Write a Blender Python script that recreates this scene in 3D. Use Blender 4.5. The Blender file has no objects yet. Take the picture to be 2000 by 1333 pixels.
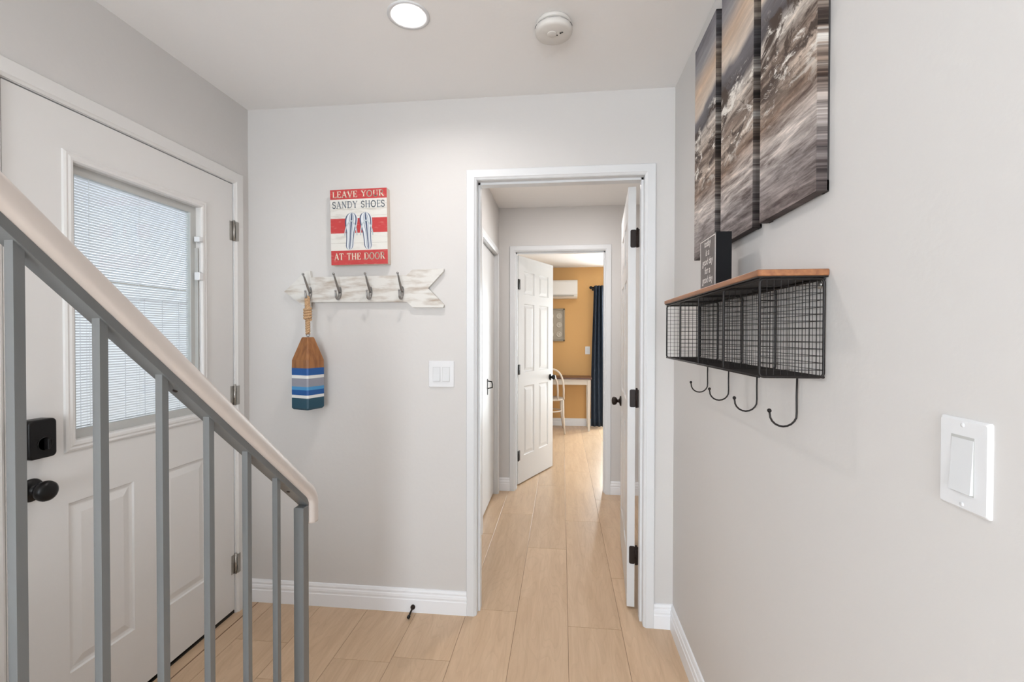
import bpy, math, random
from mathutils import Matrix, Vector
random.seed(7)
PI = math.pi
C = bpy.context.scene.collection
SC = bpy.context.scene

# ------------------------------------------------------------ camera
cam_d = bpy.data.cameras.new('camera')
cam_d.sensor_width = 36.0
cam_d.lens = 907.78 / 2000 * 36.0
cam_d.clip_start = 0.05
cam_o = bpy.data.objects.new('camera', cam_d)
C.objects.link(cam_o)
cam_o.matrix_world = (Matrix.Translation((0, 0, 1.3261)) @ Matrix.Rotation(0.1073, 4, 'Z')
                      @ Matrix.Rotation(-0.0115, 4, 'X') @ Matrix.Rotation(-0.0015, 4, 'Y')
                      @ Matrix.Rotation(PI / 2, 4, 'X'))
SC.camera = cam_o

# ------------------------------------------------------------ light
SC.view_settings.view_transform = 'Standard'
SC.view_settings.look = 'None'
SC.view_settings.gamma = 1
SC.view_settings.exposure = 1.47
w = bpy.data.worlds.new('overcast_sky')
SC.world = w
w.use_nodes = True
bg = w.node_tree.nodes['Background']
bg.inputs['Color'].default_value = (0.86, 0.93, 1.0, 1)
bg.inputs['Strength'].default_value = 1.1


def area(name, loc, rot, sx, sy, power, col):
    d = bpy.data.lights.new(name, 'AREA')
    d.shape = 'RECTANGLE'
    d.size = sx
    d.size_y = sy
    d.energy = power
    d.color = col
    o = bpy.data.objects.new(name, d)
    C.objects.link(o)
    o.location = loc
    o.rotation_euler = rot
    return o


L_WIN = -1.549
# daylight outside the bedroom window and two unseen openings added behind the camera
area('daylight_added_back', (-0.15, -3.75, 1.1), (PI / 2, 0, 0), 1.1, 2.0, 42, (0.87, 0.915, 1.0))
area('daylight_added_side', (L_WIN - 0.30, -2.2, 1.60), (PI / 2, 0, -PI / 2), 1.9, 1.4, 71, (0.87, 0.915, 1.0))
area('daylight_bedroom_window', (1.35, 7.3, 1.1), (-PI / 2, 0, 0), 1.4, 2.0, 60, (0.95, 0.98, 1.0))
# unseen ceiling lamps light the bedroom and hallway, see ceiling_light below

# ------------------------------------------------------------ measures
L, R, D, H = -1.549, 0.5014, 2.1587, 2.44
XL, XR = -0.399, 0.370          # doorway to the hall
T = 0.115
D2, H2 = 3.94, 2.412            # end wall of the hall
HL, HR = -0.538, 0.78
X2A, X2B = -0.3956, 0.3582
B, HB = 6.89, 2.33              # bedroom
BL_, BR_ = -2.3, 2.1
YB = -3.3
ZD = 2.0386


# ------------------------------------------------------------ materials
def mat(name, col, rough=0.5, metal=0.0, spec=0.5, noise=None, bump=None, emis=None):
    m = bpy.data.materials.new(name)
    m.use_nodes = True
    nt = m.node_tree
    b = nt.nodes['Principled BSDF']
    b.inputs['Base Color'].default_value = (*col, 1)
    b.inputs['Roughness'].default_value = rough
    b.inputs['Metallic'].default_value = metal
    b.inputs['Specular IOR Level'].default_value = spec
    if emis:
        b.inputs['Emission Color'].default_value = (*emis[0], 1)
        b.inputs['Emission Strength'].default_value = emis[1]
    if noise or bump:
        tc = nt.nodes.new('ShaderNodeTexCoord')
    if noise:                      # (scale, colour2, lo, hi, stretch)
        sc, c2, lo, hi, st = noise
        mp = nt.nodes.new('ShaderNodeMapping')
        mp.inputs['Scale'].default_value = st
        nt.links.new(tc.outputs['Object'], mp.inputs['Vector'])
        n = nt.nodes.new('ShaderNodeTexNoise')
        n.inputs['Scale'].default_value = sc
        n.inputs['Detail'].default_value = 6
        nt.links.new(mp.outputs[0], n.inputs['Vector'])
        r = nt.nodes.new('ShaderNodeValToRGB')
        r.color_ramp.elements[0].position = lo
        r.color_ramp.elements[0].color = (*col, 1)
        r.color_ramp.elements[1].position = hi
        r.color_ramp.elements[1].color = (*c2, 1)
        nt.links.new(n.outputs['Fac'], r.inputs['Fac'])
        nt.links.new(r.outputs[0], b.inputs['Base Color'])
    if bump:                       # (scale, strength, distance)
        n2 = nt.nodes.new('ShaderNodeTexNoise')
        n2.inputs['Scale'].default_value = bump[0]
        n2.inputs['Detail'].default_value = 4
        nt.links.new(tc.outputs['Object'], n2.inputs['Vector'])
        bp = nt.nodes.new('ShaderNodeBump')
        bp.inputs['Strength'].default_value = bump[1]
        bp.inputs['Distance'].default_value = bump[2]
        nt.links.new(n2.outputs['Fac'], bp.inputs['Height'])
        nt.links.new(bp.outputs[0], b.inputs['Normal'])
    return m


M = {}
M['wall'] = mat('greige_wall_paint', (0.655, 0.632, 0.610), 0.55, spec=0.3, bump=(55, 0.16, 0.003))
M['ceiling'] = mat('ceiling_paint', (0.90, 0.885, 0.87), 0.7, spec=0.2, bump=(60, 0.15, 0.003))
M['ochre'] = mat('ochre_wall_paint', (0.68, 0.40, 0.165), 0.7, spec=0.2, bump=(60, 0.1, 0.003))
M['white'] = mat('white_trim_paint', (0.73, 0.735, 0.74), 0.35, spec=0.4)
M['base'] = mat('white_baseboard_paint', (0.86, 0.865, 0.88), 0.35, spec=0.4)
M['door'] = mat('white_door_paint', (0.74, 0.725, 0.705), 0.4, spec=0.4)
M['door2'] = mat('white_inner_door_paint', (0.70, 0.695, 0.69), 0.35, spec=0.4)
M['seal'] = mat('black_weather_seal', (0.02, 0.018, 0.015), 0.6)
M['black'] = mat('black_metal', (0.006, 0.0055, 0.0055), 0.3, spec=0.25)
M['bronze'] = mat('dark_bronze_metal', (0.018, 0.010, 0.007), 0.45, spec=0.25)
M['nickel'] = mat('brushed_nickel', (0.45, 0.43, 0.40), 0.35, 0.9)
M['plastic'] = mat('white_plastic', (0.74, 0.74, 0.745), 0.35)
M['plastic2'] = mat('white_rocker_plastic', (0.68, 0.685, 0.69), 0.35)
M['detector'] = mat('aged_white_plastic', (0.70, 0.67, 0.63), 0.5)
M['greypaint'] = mat('grey_steel_paint', (0.148, 0.152, 0.150), 0.25, 0.0, spec=0.6)
M['cream'] = mat('cream_vinyl_handrail', (0.58, 0.515, 0.47), 0.35, spec=0.5)
M['fence'] = mat('white_vinyl', (0.92, 0.94, 0.97), 0.5)
M['stucco'] = mat('pale_stucco', (0.64, 0.635, 0.68), 0.9, bump=(40, 0.3, 0.01))
M['concrete'] = mat('concrete', (0.5, 0.5, 0.49), 0.9)
M['slat'] = mat('white_blind_slats', (0.84, 0.85, 0.88), 0.5)
M['spacer'] = mat('grey_window_spacer', (0.50, 0.50, 0.48), 0.5)
M['rack'] = mat('distressed_whitewash', (0.70, 0.68, 0.64), 0.7,
                noise=(9, (0.40, 0.32, 0.25), 0.47, 0.74, (1, 1, 4.5)), bump=(40, 0.2, 0.003))
M['iron'] = mat('aged_iron_hooks', (0.32, 0.31, 0.30), 0.35, 0.8)
M['rope'] = mat('sisal_rope', (0.62, 0.40, 0.22), 0.9, noise=(200, (0.35, 0.2, 0.1), 0.4, 0.7, (1, 1, 1)),
                bump=(250, 0.6, 0.003))
M['rope2'] = mat('sisal_rope_knot', (0.60, 0.33, 0.14), 0.9)
M['shelfwood'] = mat('shelf_oak', (0.36, 0.15, 0.06), 0.45, noise=(9, (0.22, 0.085, 0.035), 0.35, 0.7, (12, 1, 12)))
M['wire'] = mat('black_wire', (0.014, 0.011, 0.010), 0.45, 0.0, spec=0.3)
M['blockblack'] = mat('black_painted_wood', (0.006, 0.006, 0.007), 0.6, spec=0.15)
M['chalk'] = mat('charcoal_sign_face', (0.115, 0.095, 0.088), 0.5)
M['ink'] = mat('white_ink', (0.75, 0.70, 0.66), 0.6)
M['signcream'] = mat('distressed_cream_boards', (0.74, 0.72, 0.67), 0.6,
                     noise=(14, (0.55, 0.52, 0.47), 0.55, 0.8, (1, 1, 5)))
M['signred'] = mat('distressed_red_paint', (0.52, 0.045, 0.045), 0.6,
                   noise=(30, (0.60, 0.22, 0.18), 0.58, 0.75, (1, 1, 6)))
M['signletter'] = mat('cream_letter_paint', (0.80, 0.70, 0.56), 0.6)
M['signgrey'] = mat('slate_letter_paint', (0.16, 0.19, 0.23), 0.6)
M['navy'] = mat('navy_stripe', (0.07, 0.10, 0.17), 0.6)
M['sole'] = mat('white_sole', (0.70, 0.73, 0.75), 0.6)
M['strap'] = mat('pale_grey_strap', (0.48, 0.54, 0.56), 0.6)
M['signside'] = mat('sign_edge_wood', (0.70, 0.60, 0.52), 0.7)
M['buoywood'] = mat('stained_buoy_wood', (0.34, 0.14, 0.045), 0.45,
                    noise=(9, (0.19, 0.07, 0.02), 0.4, 0.7, (6, 6, 1)), bump=(30, 0.2, 0.003))
M['b_blue'] = mat('royal_blue_paint', (0.004, 0.08, 0.29), 0.4)
M['b_white'] = mat('white_buoy_paint', (0.75, 0.74, 0.71), 0.4)
M['b_grey'] = mat('grey_buoy_paint', (0.27, 0.27, 0.31), 0.4)
M['b_sky'] = mat('sky_blue_paint', (0.06, 0.27, 0.52), 0.4)
M['b_teal'] = mat('dark_teal_paint', (0.010, 0.062, 0.10), 0.4)
M['ac'] = mat('ac_white_plastic', (0.80, 0.77, 0.73), 0.4)
M['pframe'] = mat('grey_driftwood', (0.30, 0.26, 0.20), 0.7)
M['pic'] = mat('washed_grey_panel', (0.42, 0.37, 0.30), 0.7)
M['pic2'] = mat('pale_medallion', (0.55, 0.50, 0.42), 0.7)
M['desktop'] = mat('dark_walnut', (0.10, 0.035, 0.018), 0.35)
M['deskwhite'] = mat('cream_furniture_paint', (0.66, 0.60, 0.52), 0.5)
M['chair'] = mat('cream_chair_paint', (0.70, 0.62, 0.53), 0.45)
M['curtain'] = mat('navy_curtain_fabric', (0.032, 0.046, 0.070), 0.7, spec=0.2)
M['lamp'] = mat('lamp_lens', (1, 1, 1), 0.5, emis=((1.0, 0.955, 0.935), 104))
M['lamp2'] = mat('hall_lamp_lens', (1, 1, 1), 0.5, emis=((1.0, 0.95, 0.93), 66))
M['lamp3'] = mat('bedroom_lamp_lens', (1, 1, 1), 0.5, emis=((1.0, 0.95, 0.94), 26))


def glass_mat():
    m = bpy.data.materials.new('thin_glass')
    m.use_nodes = True
    nt = m.node_tree
    nt.nodes.clear()
    o = nt.nodes.new('ShaderNodeOutputMaterial')
    mx = nt.nodes.new('ShaderNodeMixShader')
    tr = nt.nodes.new('ShaderNodeBsdfTransparent')
    tr.inputs[0].default_value = (0.95, 0.97, 0.97, 1)
    gl = nt.nodes.new('ShaderNodeBsdfGlossy')
    gl.inputs['Roughness'].default_value = 0.02
    mx.inputs[0].default_value = 0.035
    nt.links.new(tr.outputs[0], mx.inputs[1])
    nt.links.new(gl.outputs[0], mx.inputs[2])
    nt.links.new(mx.outputs[0], o.inputs[0])
    return m


M['glass'] = glass_mat()


def floor_mat():
    m = mat('pale_oak_planks', (0.55, 0.40, 0.27), 0.33, spec=0.5)
    nt = m.node_tree
    b = nt.nodes['Principled BSDF']
    at = nt.nodes.new('ShaderNodeAttribute')
    at.attribute_name = 'tone'
    tc = nt.nodes.new('ShaderNodeTexCoord')
    ad = nt.nodes.new('ShaderNodeVectorMath')
    ad.operation = 'MULTIPLY_ADD'
    ad.inputs[1].default_value = (37, 19, 53)
    nt.links.new(at.outputs['Vector'], ad.inputs[0])
    nt.links.new(tc.outputs['Object'], ad.inputs[2])
    mp = nt.nodes.new('ShaderNodeMapping')
    mp.inputs['Scale'].default_value = (1, 0.10, 1)
    nt.links.new(ad.outputs[0], mp.inputs['Vector'])
    n = nt.nodes.new('ShaderNodeTexNoise')
    n.inputs['Scale'].default_value = 26
    n.inputs['Detail'].default_value = 8
    n.inputs['Roughness'].default_value = 0.65
    n.inputs['Distortion'].default_value = 0.6
    nt.links.new(mp.outputs[0], n.inputs['Vector'])
    r = nt.nodes.new('ShaderNodeValToRGB')
    r.color_ramp.elements[0].position = 0.30
    r.color_ramp.elements[0].color = (0.55, 0.375, 0.235, 1)
    r.color_ramp.elements[1].position = 0.66
    r.color_ramp.elements[1].color = (0.66, 0.475, 0.315, 1)
    nt.links.new(n.outputs['Fac'], r.inputs['Fac'])
    # cathedral figure: rings stretched along the board
    wv = nt.nodes.new('ShaderNodeTexNoise')
    wv.inputs['Scale'].default_value = 5
    wv.inputs['Detail'].default_value = 2
    mp2 = nt.nodes.new('ShaderNodeMapping')
    mp2.inputs['Scale'].default_value = (1.2, 0.22, 1)
    nt.links.new(ad.outputs[0], mp2.inputs['Vector'])
    nt.links.new(mp2.outputs[0], wv.inputs['Vector'])
    mul = nt.nodes.new('ShaderNodeMath')
    mul.operation = 'MULTIPLY'
    mul.inputs[1].default_value = 22
    nt.links.new(wv.outputs['Fac'], mul.inputs[0])
    pp = nt.nodes.new('ShaderNodeMath')
    pp.operation = 'FRACT'
    nt.links.new(mul.outputs[0], pp.inputs[0])
    r2 = nt.nodes.new('ShaderNodeValToRGB')
    r2.color_ramp.elements[0].position = 0.0
    r2.color_ramp.elements[0].color = (0.86, 0.84, 0.82, 1)
    r2.color_ramp.elements[1].position = 0.35
    r2.color_ramp.elements[1].color = (1, 1, 1, 1)
    nt.links.new(pp.outputs[0], r2.inputs['Fac'])
    mx = nt.nodes.new('ShaderNodeMixRGB')
    mx.blend_type = 'MULTIPLY'
    mx.inputs[0].default_value = 0.45
    nt.links.new(r.outputs[0], mx.inputs[1])
    nt.links.new(r2.outputs[0], mx.inputs[2])
    mx2 = nt.nodes.new('ShaderNodeMixRGB')
    mx2.blend_type = 'MULTIPLY'
    mx2.inputs[0].default_value = 1
    sep = nt.nodes.new('ShaderNodeSeparateXYZ')
    nt.links.new(at.outputs['Vector'], sep.inputs[0])
    mr = nt.nodes.new('ShaderNodeMapRange')
    mr.inputs['To Min'].default_value = 0.93
    mr.inputs['To Max'].default_value = 1.05
    nt.links.new(sep.outputs[0], mr.inputs['Value'])
    nt.links.new(mx.outputs[0], mx2.inputs[1])
    nt.links.new(mr.outputs[0], mx2.inputs[2])
    nt.links.new(mx2.outputs[0], b.inputs['Base Color'])
    return m


M['floor'] = floor_mat()
M['gap'] = mat('plank_gap', (0.30, 0.19, 0.12), 0.8)


def canvas_mat(edge=None):
    """misty shore picture: pale sky, dark headland, bright surf and rocks, streaked water"""
    m = mat('shore_print', (0.4, 0.38, 0.36), 0.6, spec=0.25)
    nt = m.node_tree
    b = nt.nodes['Principled BSDF']
    N = nt.nodes.new
    lk = nt.links.new
    geo = N('ShaderNodeNewGeometry')
    tc = N('ShaderNodeVectorMath')
    tc.operation = 'SUBTRACT'
    lk(geo.outputs['Position'], tc.inputs[0])
    tc.inputs[1].default_value = (0, 0, 1.6)

    def noise(scale, vec, det=5, dist=0.0, rough=0.55):
        mp = N('ShaderNodeMapping')
        mp.inputs['Scale'].default_value = vec
        mp.inputs['Rotation'].default_value = (0.12, 0, 0)
        lk(tc.outputs[0], mp.inputs['Vector'])
        n = N('ShaderNodeTexNoise')
        n.inputs['Scale'].default_value = scale
        n.inputs['Detail'].default_value = det
        n.inputs['Distortion'].default_value = dist
        n.inputs['Roughness'].default_value = rough
        lk(mp.outputs[0], n.inputs['Vector'])
        return n.outputs['Fac']

    def math_(op, a, b_):
        n = N('ShaderNodeMath')
        n.operation = op
        for i, v in enumerate((a, b_)):
            if isinstance(v, (int, float)):
                n.inputs[i].default_value = v
            else:
                lk(v, n.inputs[i])
        return n.outputs[0]

    def mix(fac, a, c, bt='MIX'):
        n = N('ShaderNodeMixRGB')
        n.blend_type = bt
        for i, v in ((0, fac), (1, a), (2, c)):
            if isinstance(v, (int, float)):
                n.inputs[i].default_value = v
            elif isinstance(v, tuple):
                n.inputs[i].default_value = (*v, 1)
            else:
                lk(v, n.inputs[i])
        return n.outputs[0]

    def ramp(fac, els):
        r = N('ShaderNodeValToRGB')
        e = r.color_ramp.elements
        while len(e) < len(els):
            e.new(0.5)
        for el, (p, c) in zip(e, els):
            el.position = p
            el.color = (*c, 1)
        lk(fac, r.inputs['Fac'])
        return r.outputs[0]

    sep = N('ShaderNodeSeparateXYZ')
    lk(tc.outputs[0], sep.inputs[0])
    # z from 0 (bottom) to 0.75 (top); warped
    wn = noise(2.6, (0.01, 1, 1.2), 4)
    z = math_('ADD', math_('DIVIDE', sep.outputs['Z'], 0.76), math_('MULTIPLY', math_('SUBTRACT', wn, 0.5), 0.16))
    base = ramp(z, [(0.0, (0.20, 0.17, 0.165)), (0.10, (0.30, 0.27, 0.265)), (0.20, (0.55, 0.50, 0.47)),
                    (0.30, (0.25, 0.18, 0.14)), (0.38, (0.50, 0.42, 0.36)), (0.46, (0.20, 0.155, 0.13)),
                    (0.54, (0.66, 0.60, 0.54)), (0.585, (0.12, 0.11, 0.115)), (0.66, (0.19, 0.18, 0.19)),
                    (0.69, (0.66, 0.57, 0.49)), (0.79, (0.62, 0.47, 0.35)), (0.88, (0.34, 0.33, 0.34)),
                    (1.0, (0.15, 0.14, 0.16))])
    # streaks of moving water
    st = noise(7, (0.01, 0.9, 8), 6, 0.3, 0.7)
    stc = ramp(st, [(0.36, (0.35, 0.31, 0.30)), (0.52, (0.9, 0.88, 0.86)), (0.68, (1.6, 1.55, 1.5))])
    low = ramp(z, [(0.50, (1, 1, 1)), (0.62, (0.25, 0.25, 0.25))])
    c1 = mix(low, base, mix(1.0, base, stc, 'MULTIPLY'))
    # rocks
    rk = noise(5.5, (0.01, 1.15, 2.3), 7, 0.6, 0.70)
    band = ramp(z, [(0.26, (0, 0, 0)), (0.40, (1, 1, 1)), (0.60, (1, 1, 1)), (0.64, (0, 0, 0))])
    rdark = ramp(rk, [(0.50, (0, 0, 0)), (0.56, (1, 1, 1))])
    c2 = mix(mix(1.0, band, rdark, 'MULTIPLY'), c1, (0.085, 0.065, 0.055))
    foam = noise(8, (0.01, 1.2, 2.8), 8, 0.6, 0.75)
    fb = ramp(foam, [(0.54, (0, 0, 0)), (0.60, (1, 1, 1))])
    c3 = mix(mix(0.9, (0, 0, 0), mix(1.0, band, fb, 'MULTIPLY')), c2, (0.80, 0.76, 0.70))
    bc = N('ShaderNodeBrightContrast')
    bc.inputs['Contrast'].default_value = 0.12
    bc.inputs['Bright'].default_value = 0.03
    lk(c3, bc.inputs[0])
    c3 = bc.outputs[0]
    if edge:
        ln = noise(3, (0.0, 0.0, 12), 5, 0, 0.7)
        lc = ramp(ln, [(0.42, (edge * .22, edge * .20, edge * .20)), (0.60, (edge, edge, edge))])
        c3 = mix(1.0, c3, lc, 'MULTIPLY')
    lk(c3, b.inputs['Base Color'])
    return m


M['canvas'] = canvas_mat()
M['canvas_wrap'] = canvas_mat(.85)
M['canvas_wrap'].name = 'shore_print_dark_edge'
M['canvas_wrap_shaded'] = canvas_mat(.42)  # shade of the gaps between canvases painted into this streaked edge print
M['canvas_wrap_shaded'].name = 'shore_print_shaded_edge'
M['canvasedge'] = mat('dark_canvas_back', (0.03, 0.026, 0.025), 0.7)


# ------------------------------------------------------------ mesh builder
class MB:
    def __init__(s):
        s.v, s.f, s.mi, s.sm = [], [], [], []
        s.cm = 0
        s.xf = None

    def pt(s, p):
        p = Vector(p)
        if s.xf is not None:
            p = s.xf @ p
        s.v.append(tuple(p))
        return len(s.v) - 1

    def face(s, pts, smooth=False):
        s.f.append([s.pt(p) for p in pts])
        s.mi.append(s.cm)
        s.sm.append(smooth)

    def idx(s, ids, smooth=False):
        s.f.append(list(ids))
        s.mi.append(s.cm)
        s.sm.append(smooth)

    def box(s, a, b, bev=0.0):
        x0, y0, z0 = [min(a[i], b[i]) for i in range(3)]
        x1, y1, z1 = [max(a[i], b[i]) for i in range(3)]
        if bev <= 0:
            i = [s.pt(p) for p in ((x0, y0, z0), (x1, y0, z0), (x1, y1, z0), (x0, y1, z0),
                                   (x0, y0, z1), (x1, y0, z1), (x1, y1, z1), (x0, y1, z1))]
            for q in ((0, 3, 2, 1), (4, 5, 6, 7), (0, 1, 5, 4), (1, 2, 6, 5), (2, 3, 7, 6), (3, 0, 4, 7)):
                s.idx([i[k] for k in q])
            return
        e = min(bev, (x1 - x0) * .49, (y1 - y0) * .49, (z1 - z0) * .49)
        # chamfered box: 24 vertices
        lo, hi = (x0, y0, z0), (x1, y1, z1)
        V = {}
        for sx in (0, 1):
            for sy in (0, 1):
                for sz in (0, 1):
                    c = [hi[0] if sx else lo[0], hi[1] if sy else lo[1], hi[2] if sz else lo[2]]
                    d = [-e if sx else e, -e if sy else e, -e if sz else e]
                    for ax in range(3):       # vertex lying on the face normal to ax
                        p = [c[k] + (0 if k == ax else d[k]) for k in range(3)]
                        V[(sx, sy, sz, ax)] = s.pt(p)
        g = lambda x, y, z, ax: V[(x, y, z, ax)]
        for sd in (0, 1):
            q = [g(sd, 0, 0, 0), g(sd, 1, 0, 0), g(sd, 1, 1, 0), g(sd, 0, 1, 0)]
            s.idx(q if sd else q[::-1])
            q = [g(0, sd, 0, 1), g(0, sd, 1, 1), g(1, sd, 1, 1), g(1, sd, 0, 1)]
            s.idx(q if sd else q[::-1])
            q = [g(0, 0, sd, 2), g(1, 0, sd, 2), g(1, 1, sd, 2), g(0, 1, sd, 2)]
            s.idx(q if sd else q[::-1])
        for a_ in (0, 1):
            for b_ in (0, 1):
                s.idx([g(a_, b_, 0, 0), g(a_, b_, 1, 0), g(a_, b_, 1, 1), g(a_, b_, 0, 1)])
                s.idx([g(a_, 0, b_, 0), g(a_, 1, b_, 0), g(a_, 1, b_, 2), g(a_, 0, b_, 2)])
                s.idx([g(0, a_, b_, 1), g(1, a_, b_, 1), g(1, a_, b_, 2), g(0, a_, b_, 2)])
        for sx in (0, 1):
            for sy in (0, 1):
                for sz in (0, 1):
                    s.idx([g(sx, sy, sz, 0), g(sx, sy, sz, 1), g(sx, sy, sz, 2)])

    def tube(s, pts, r, n=10, caps=True, closed=False, sect=None):
        """sweep; r is a number or list; sect a list of (u, v) offsets instead of a circle"""
        P = [Vector(p) for p in pts]
        m = len(P)
        rs = r if isinstance(r, (list, tuple)) else [r] * m
        rings = []
        T0 = (P[1] - P[0]).normalized()
        up = Vector((0, 0, 1)) if abs(T0.z) < 0.9 else Vector((1, 0, 0))
        nrm = (up - T0 * up.dot(T0)).normalized()
        for i in range(m):
            if closed:
                t = (P[(i + 1) % m] - P[i - 1]).normalized()
            elif i == 0:
                t = (P[1] - P[0]).normalized()
            elif i == m - 1:
                t = (P[-1] - P[-2]).normalized()
            else:
                t = ((P[i + 1] - P[i]).normalized() + (P[i] - P[i - 1]).normalized()).normalized()
            nrm = (nrm - t * nrm.dot(t)).normalized()
            bn = t.cross(nrm)
            k = 1.0
            if 0 < i < m - 1 and not closed:
                cs = t.dot((P[i] - P[i - 1]).normalized())
                k = 1 / max(cs, 0.5)
            ring = []
            if sect:
                for (u, v) in sect:
                    ring.append(s.pt(P[i] + bn * u + nrm * v * k))
            else:
                for j in range(n):
                    a = 2 * PI * j / n
                    ring.append(s.pt(P[i] + (nrm * math.cos(a) * k + bn * math.sin(a)) * rs[i]))
            rings.append(ring)
        n = len(rings[0])
        rng = range(m) if closed else range(m - 1)
        for i in rng:
            a, b = rings[i], rings[(i + 1) % m]
            for j in range(n):
                s.idx((a[j], a[(j + 1) % n], b[(j + 1) % n], b[j]), True)
        if caps and not closed:
            s.idx(rings[0][::-1])
            s.idx(rings[-1])

    def lathe(s, prof, o=(0, 0, 0), axis='z', n=32, smooth=True):
        """prof: (radius, height) pairs along axis"""
        o = Vector(o)
        ex = {'z': ((1, 0, 0), (0, 1, 0), (0, 0, 1)), 'x': ((0, 1, 0), (0, 0, 1), (1, 0, 0)),
              'y': ((0, 0, 1), (1, 0, 0), (0, 1, 0)), '-y': ((1, 0, 0), (0, 0, 1), (0, -1, 0)),
              '-x': ((0, 0, 1), (0, 1, 0), (-1, 0, 0)), '-z': ((0, 1, 0), (1, 0, 0), (0, 0, -1))}[axis]
        A, B_, Cc = [Vector(e) for e in ex]
        rings = []
        for r, h in prof:
            if r < 1e-6:
                rings.append([s.pt(o + Cc * h)])
            else:
                rings.append([s.pt(o + Cc * h + (A * math.cos(2 * PI * j / n) + B_ * math.sin(2 * PI * j / n)) * r)
                              for j in range(n)])
        for a, b in zip(rings, rings[1:]):
            for j in range(n):
                k = (j + 1) % n
                if len(a) == 1 and len(b) == 1:
                    continue
                if len(a) == 1:
                    s.idx((a[0], b[k], b[j]), smooth)
                elif len(b) == 1:
                    s.idx((a[j], a[k], b[0]), smooth)
                else:
                    s.idx((a[j], a[k], b[k], b[j]), smooth)
        if len(rings[0]) > 1:
            s.idx(rings[0][::-1])
        if len(rings[-1]) > 1:
            s.idx(rings[-1])

    def ball(s, c, r, n=14, sc=(1, 1, 1)):
        m = n // 2
        rings = []
        for i in range(m + 1):
            th = PI * i / m
            if i in (0, m):
                rings.append([s.pt((c[0], c[1], c[2] + r * sc[2] * math.cos(th)))])
            else:
                rings.append([s.pt((c[0] + r * sc[0] * math.sin(th) * math.cos(2 * PI * j / n),
                                    c[1] + r * sc[1] * math.sin(th) * math.sin(2 * PI * j / n),
                                    c[2] + r * sc[2] * math.cos(th))) for j in range(n)])
        for a, b in zip(rings, rings[1:]):
            for j in range(n):
                k = (j + 1) % n
                if len(a) == 1:
                    s.idx((a[0], b[j], b[k]), True)
                elif len(b) == 1:
                    s.idx((a[j], b[0], a[k]), True)
                else:
                    s.idx((a[j], b[j], b[k], a[k]), True)

    def prism(s, poly, fn, a, b):
        """poly: 2D outline; fn(u, v, w) -> point; extruded from w=a to w=b"""
        n = len(poly)
        i0 = [s.pt(fn(u, v, a)) for u, v in poly]
        i1 = [s.pt(fn(u, v, b)) for u, v in poly]
        s.idx(i0[::-1])
        s.idx(i1)
        for k in range(n):
            s.idx((i0[k], i0[(k + 1) % n], i1[(k + 1) % n], i1[k]))


def fixn(me):
    import bmesh
    bm = bmesh.new()
    bm.from_mesh(me)
    bmesh.ops.recalc_face_normals(bm, faces=bm.faces)
    bm.to_mesh(me)
    bm.free()


def obj(name, mb, mats, parent=None, world=False, recalc=True):
    me = bpy.data.meshes.new(name)
    vs = mb.v
    if parent is not None and world:
        r = parent
        while r.parent is not None:
            r = r.parent
        inv = r.matrix_basis.inverted()
        vs = [tuple(inv @ Vector(p)) for p in vs]
    me.from_pydata(vs, [], mb.f)
    if not isinstance(mats, (list, tuple)):
        mats = [mats]
    for m in mats:
        me.materials.append(m)
    me.polygons.foreach_set('material_index', mb.mi)
    me.polygons.foreach_set('use_smooth', mb.sm)
    if recalc:
        fixn(me)
    me.update()
    o = bpy.data.objects.new(name, me)
    C.objects.link(o)
    if parent is not None:
        o.parent = parent
    return o


def tag(o, label, cat, group=None):
    o['label'] = label
    o['category'] = cat
    if group:
        o['group'] = group
    return o


def thing(name, label, cat, loc=(0, 0, 0), rotz=0, group=None):
    o = bpy.data.objects.new(name, None)
    o.empty_display_size = 0.05
    C.objects.link(o)
    o.matrix_basis = Matrix.Translation(loc) @ Matrix.Rotation(rotz, 4, 'Z')
    return tag(o, label, cat, group)


def struct(name, mb, mats, **k):
    o = obj(name, mb, mats, **k)
    o['kind'] = 'structure'
    return o


def origin(o, loc):
    """move a top-level mesh's origin to loc, geometry stays"""
    for v in o.data.vertices:
        v.co -= Vector(loc)
    o.location = loc
    return o


# ------------------------------------------------------------ floor
mb = MB()
mb.cm = 1
mb.box((BL_ - 0.2, YB - 0.2, -0.08), (BR_ + 0.2, B + 0.2, -0.0015))
mb.cm = 0
tones = [None] * 6
PW = 0.2405
k0 = -11
known = {-2: 2.206, -1: 2.888, -4: 1.805, 1: 2.57, 0: 0.9}
quads = []
for k in range(-10, 10):
    xa, xb = 0.030 + PW * k, 0.030 + PW * (k + 1)
    if xb > BR_ + 0.2 or xa < BL_ - 0.2:
        continue
    off = known.get(k, random.uniform(0, 1.22))
    y = off - 1.22 * 5
    while y < B + 0.2:
        ya, yb = max(y, YB - 0.2), min(y + 1.22, B + 0.2)
        y += 1.22
        if yb - ya < 0.02:
            continue
        xs = [(xa, xb)]
        if yb < D + 0.3 and xa < -1.497:
            if xb > -1.497:
                xs = [(-1.495, xb)]
            else:
                continue
        elif xa < -1.497 < xb and ya < D:
            xs = [(-1.495, xb)]
        for (p, q) in xs:
            quads.append((p, q, ya, yb))
y = YB
while y < D:
    quads.append((L - 0.15, -1.4985, y, min(y + 1.9, D)))
    y += 1.9
for (p, q, ya, yb) in quads:
    g = 0.0009
    mb.box((p + g, ya + g, -0.01), (q - g, yb - g, 0.0), 0.0007)
    t = (random.random(), random.random(), random.random())
    tones += [t] * 26
fl = struct('floor', mb, [M['floor'], M['gap']], recalc=False)
ca = fl.data.color_attributes.new('tone', 'FLOAT_COLOR', 'CORNER')
li = 0
cols = []
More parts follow.
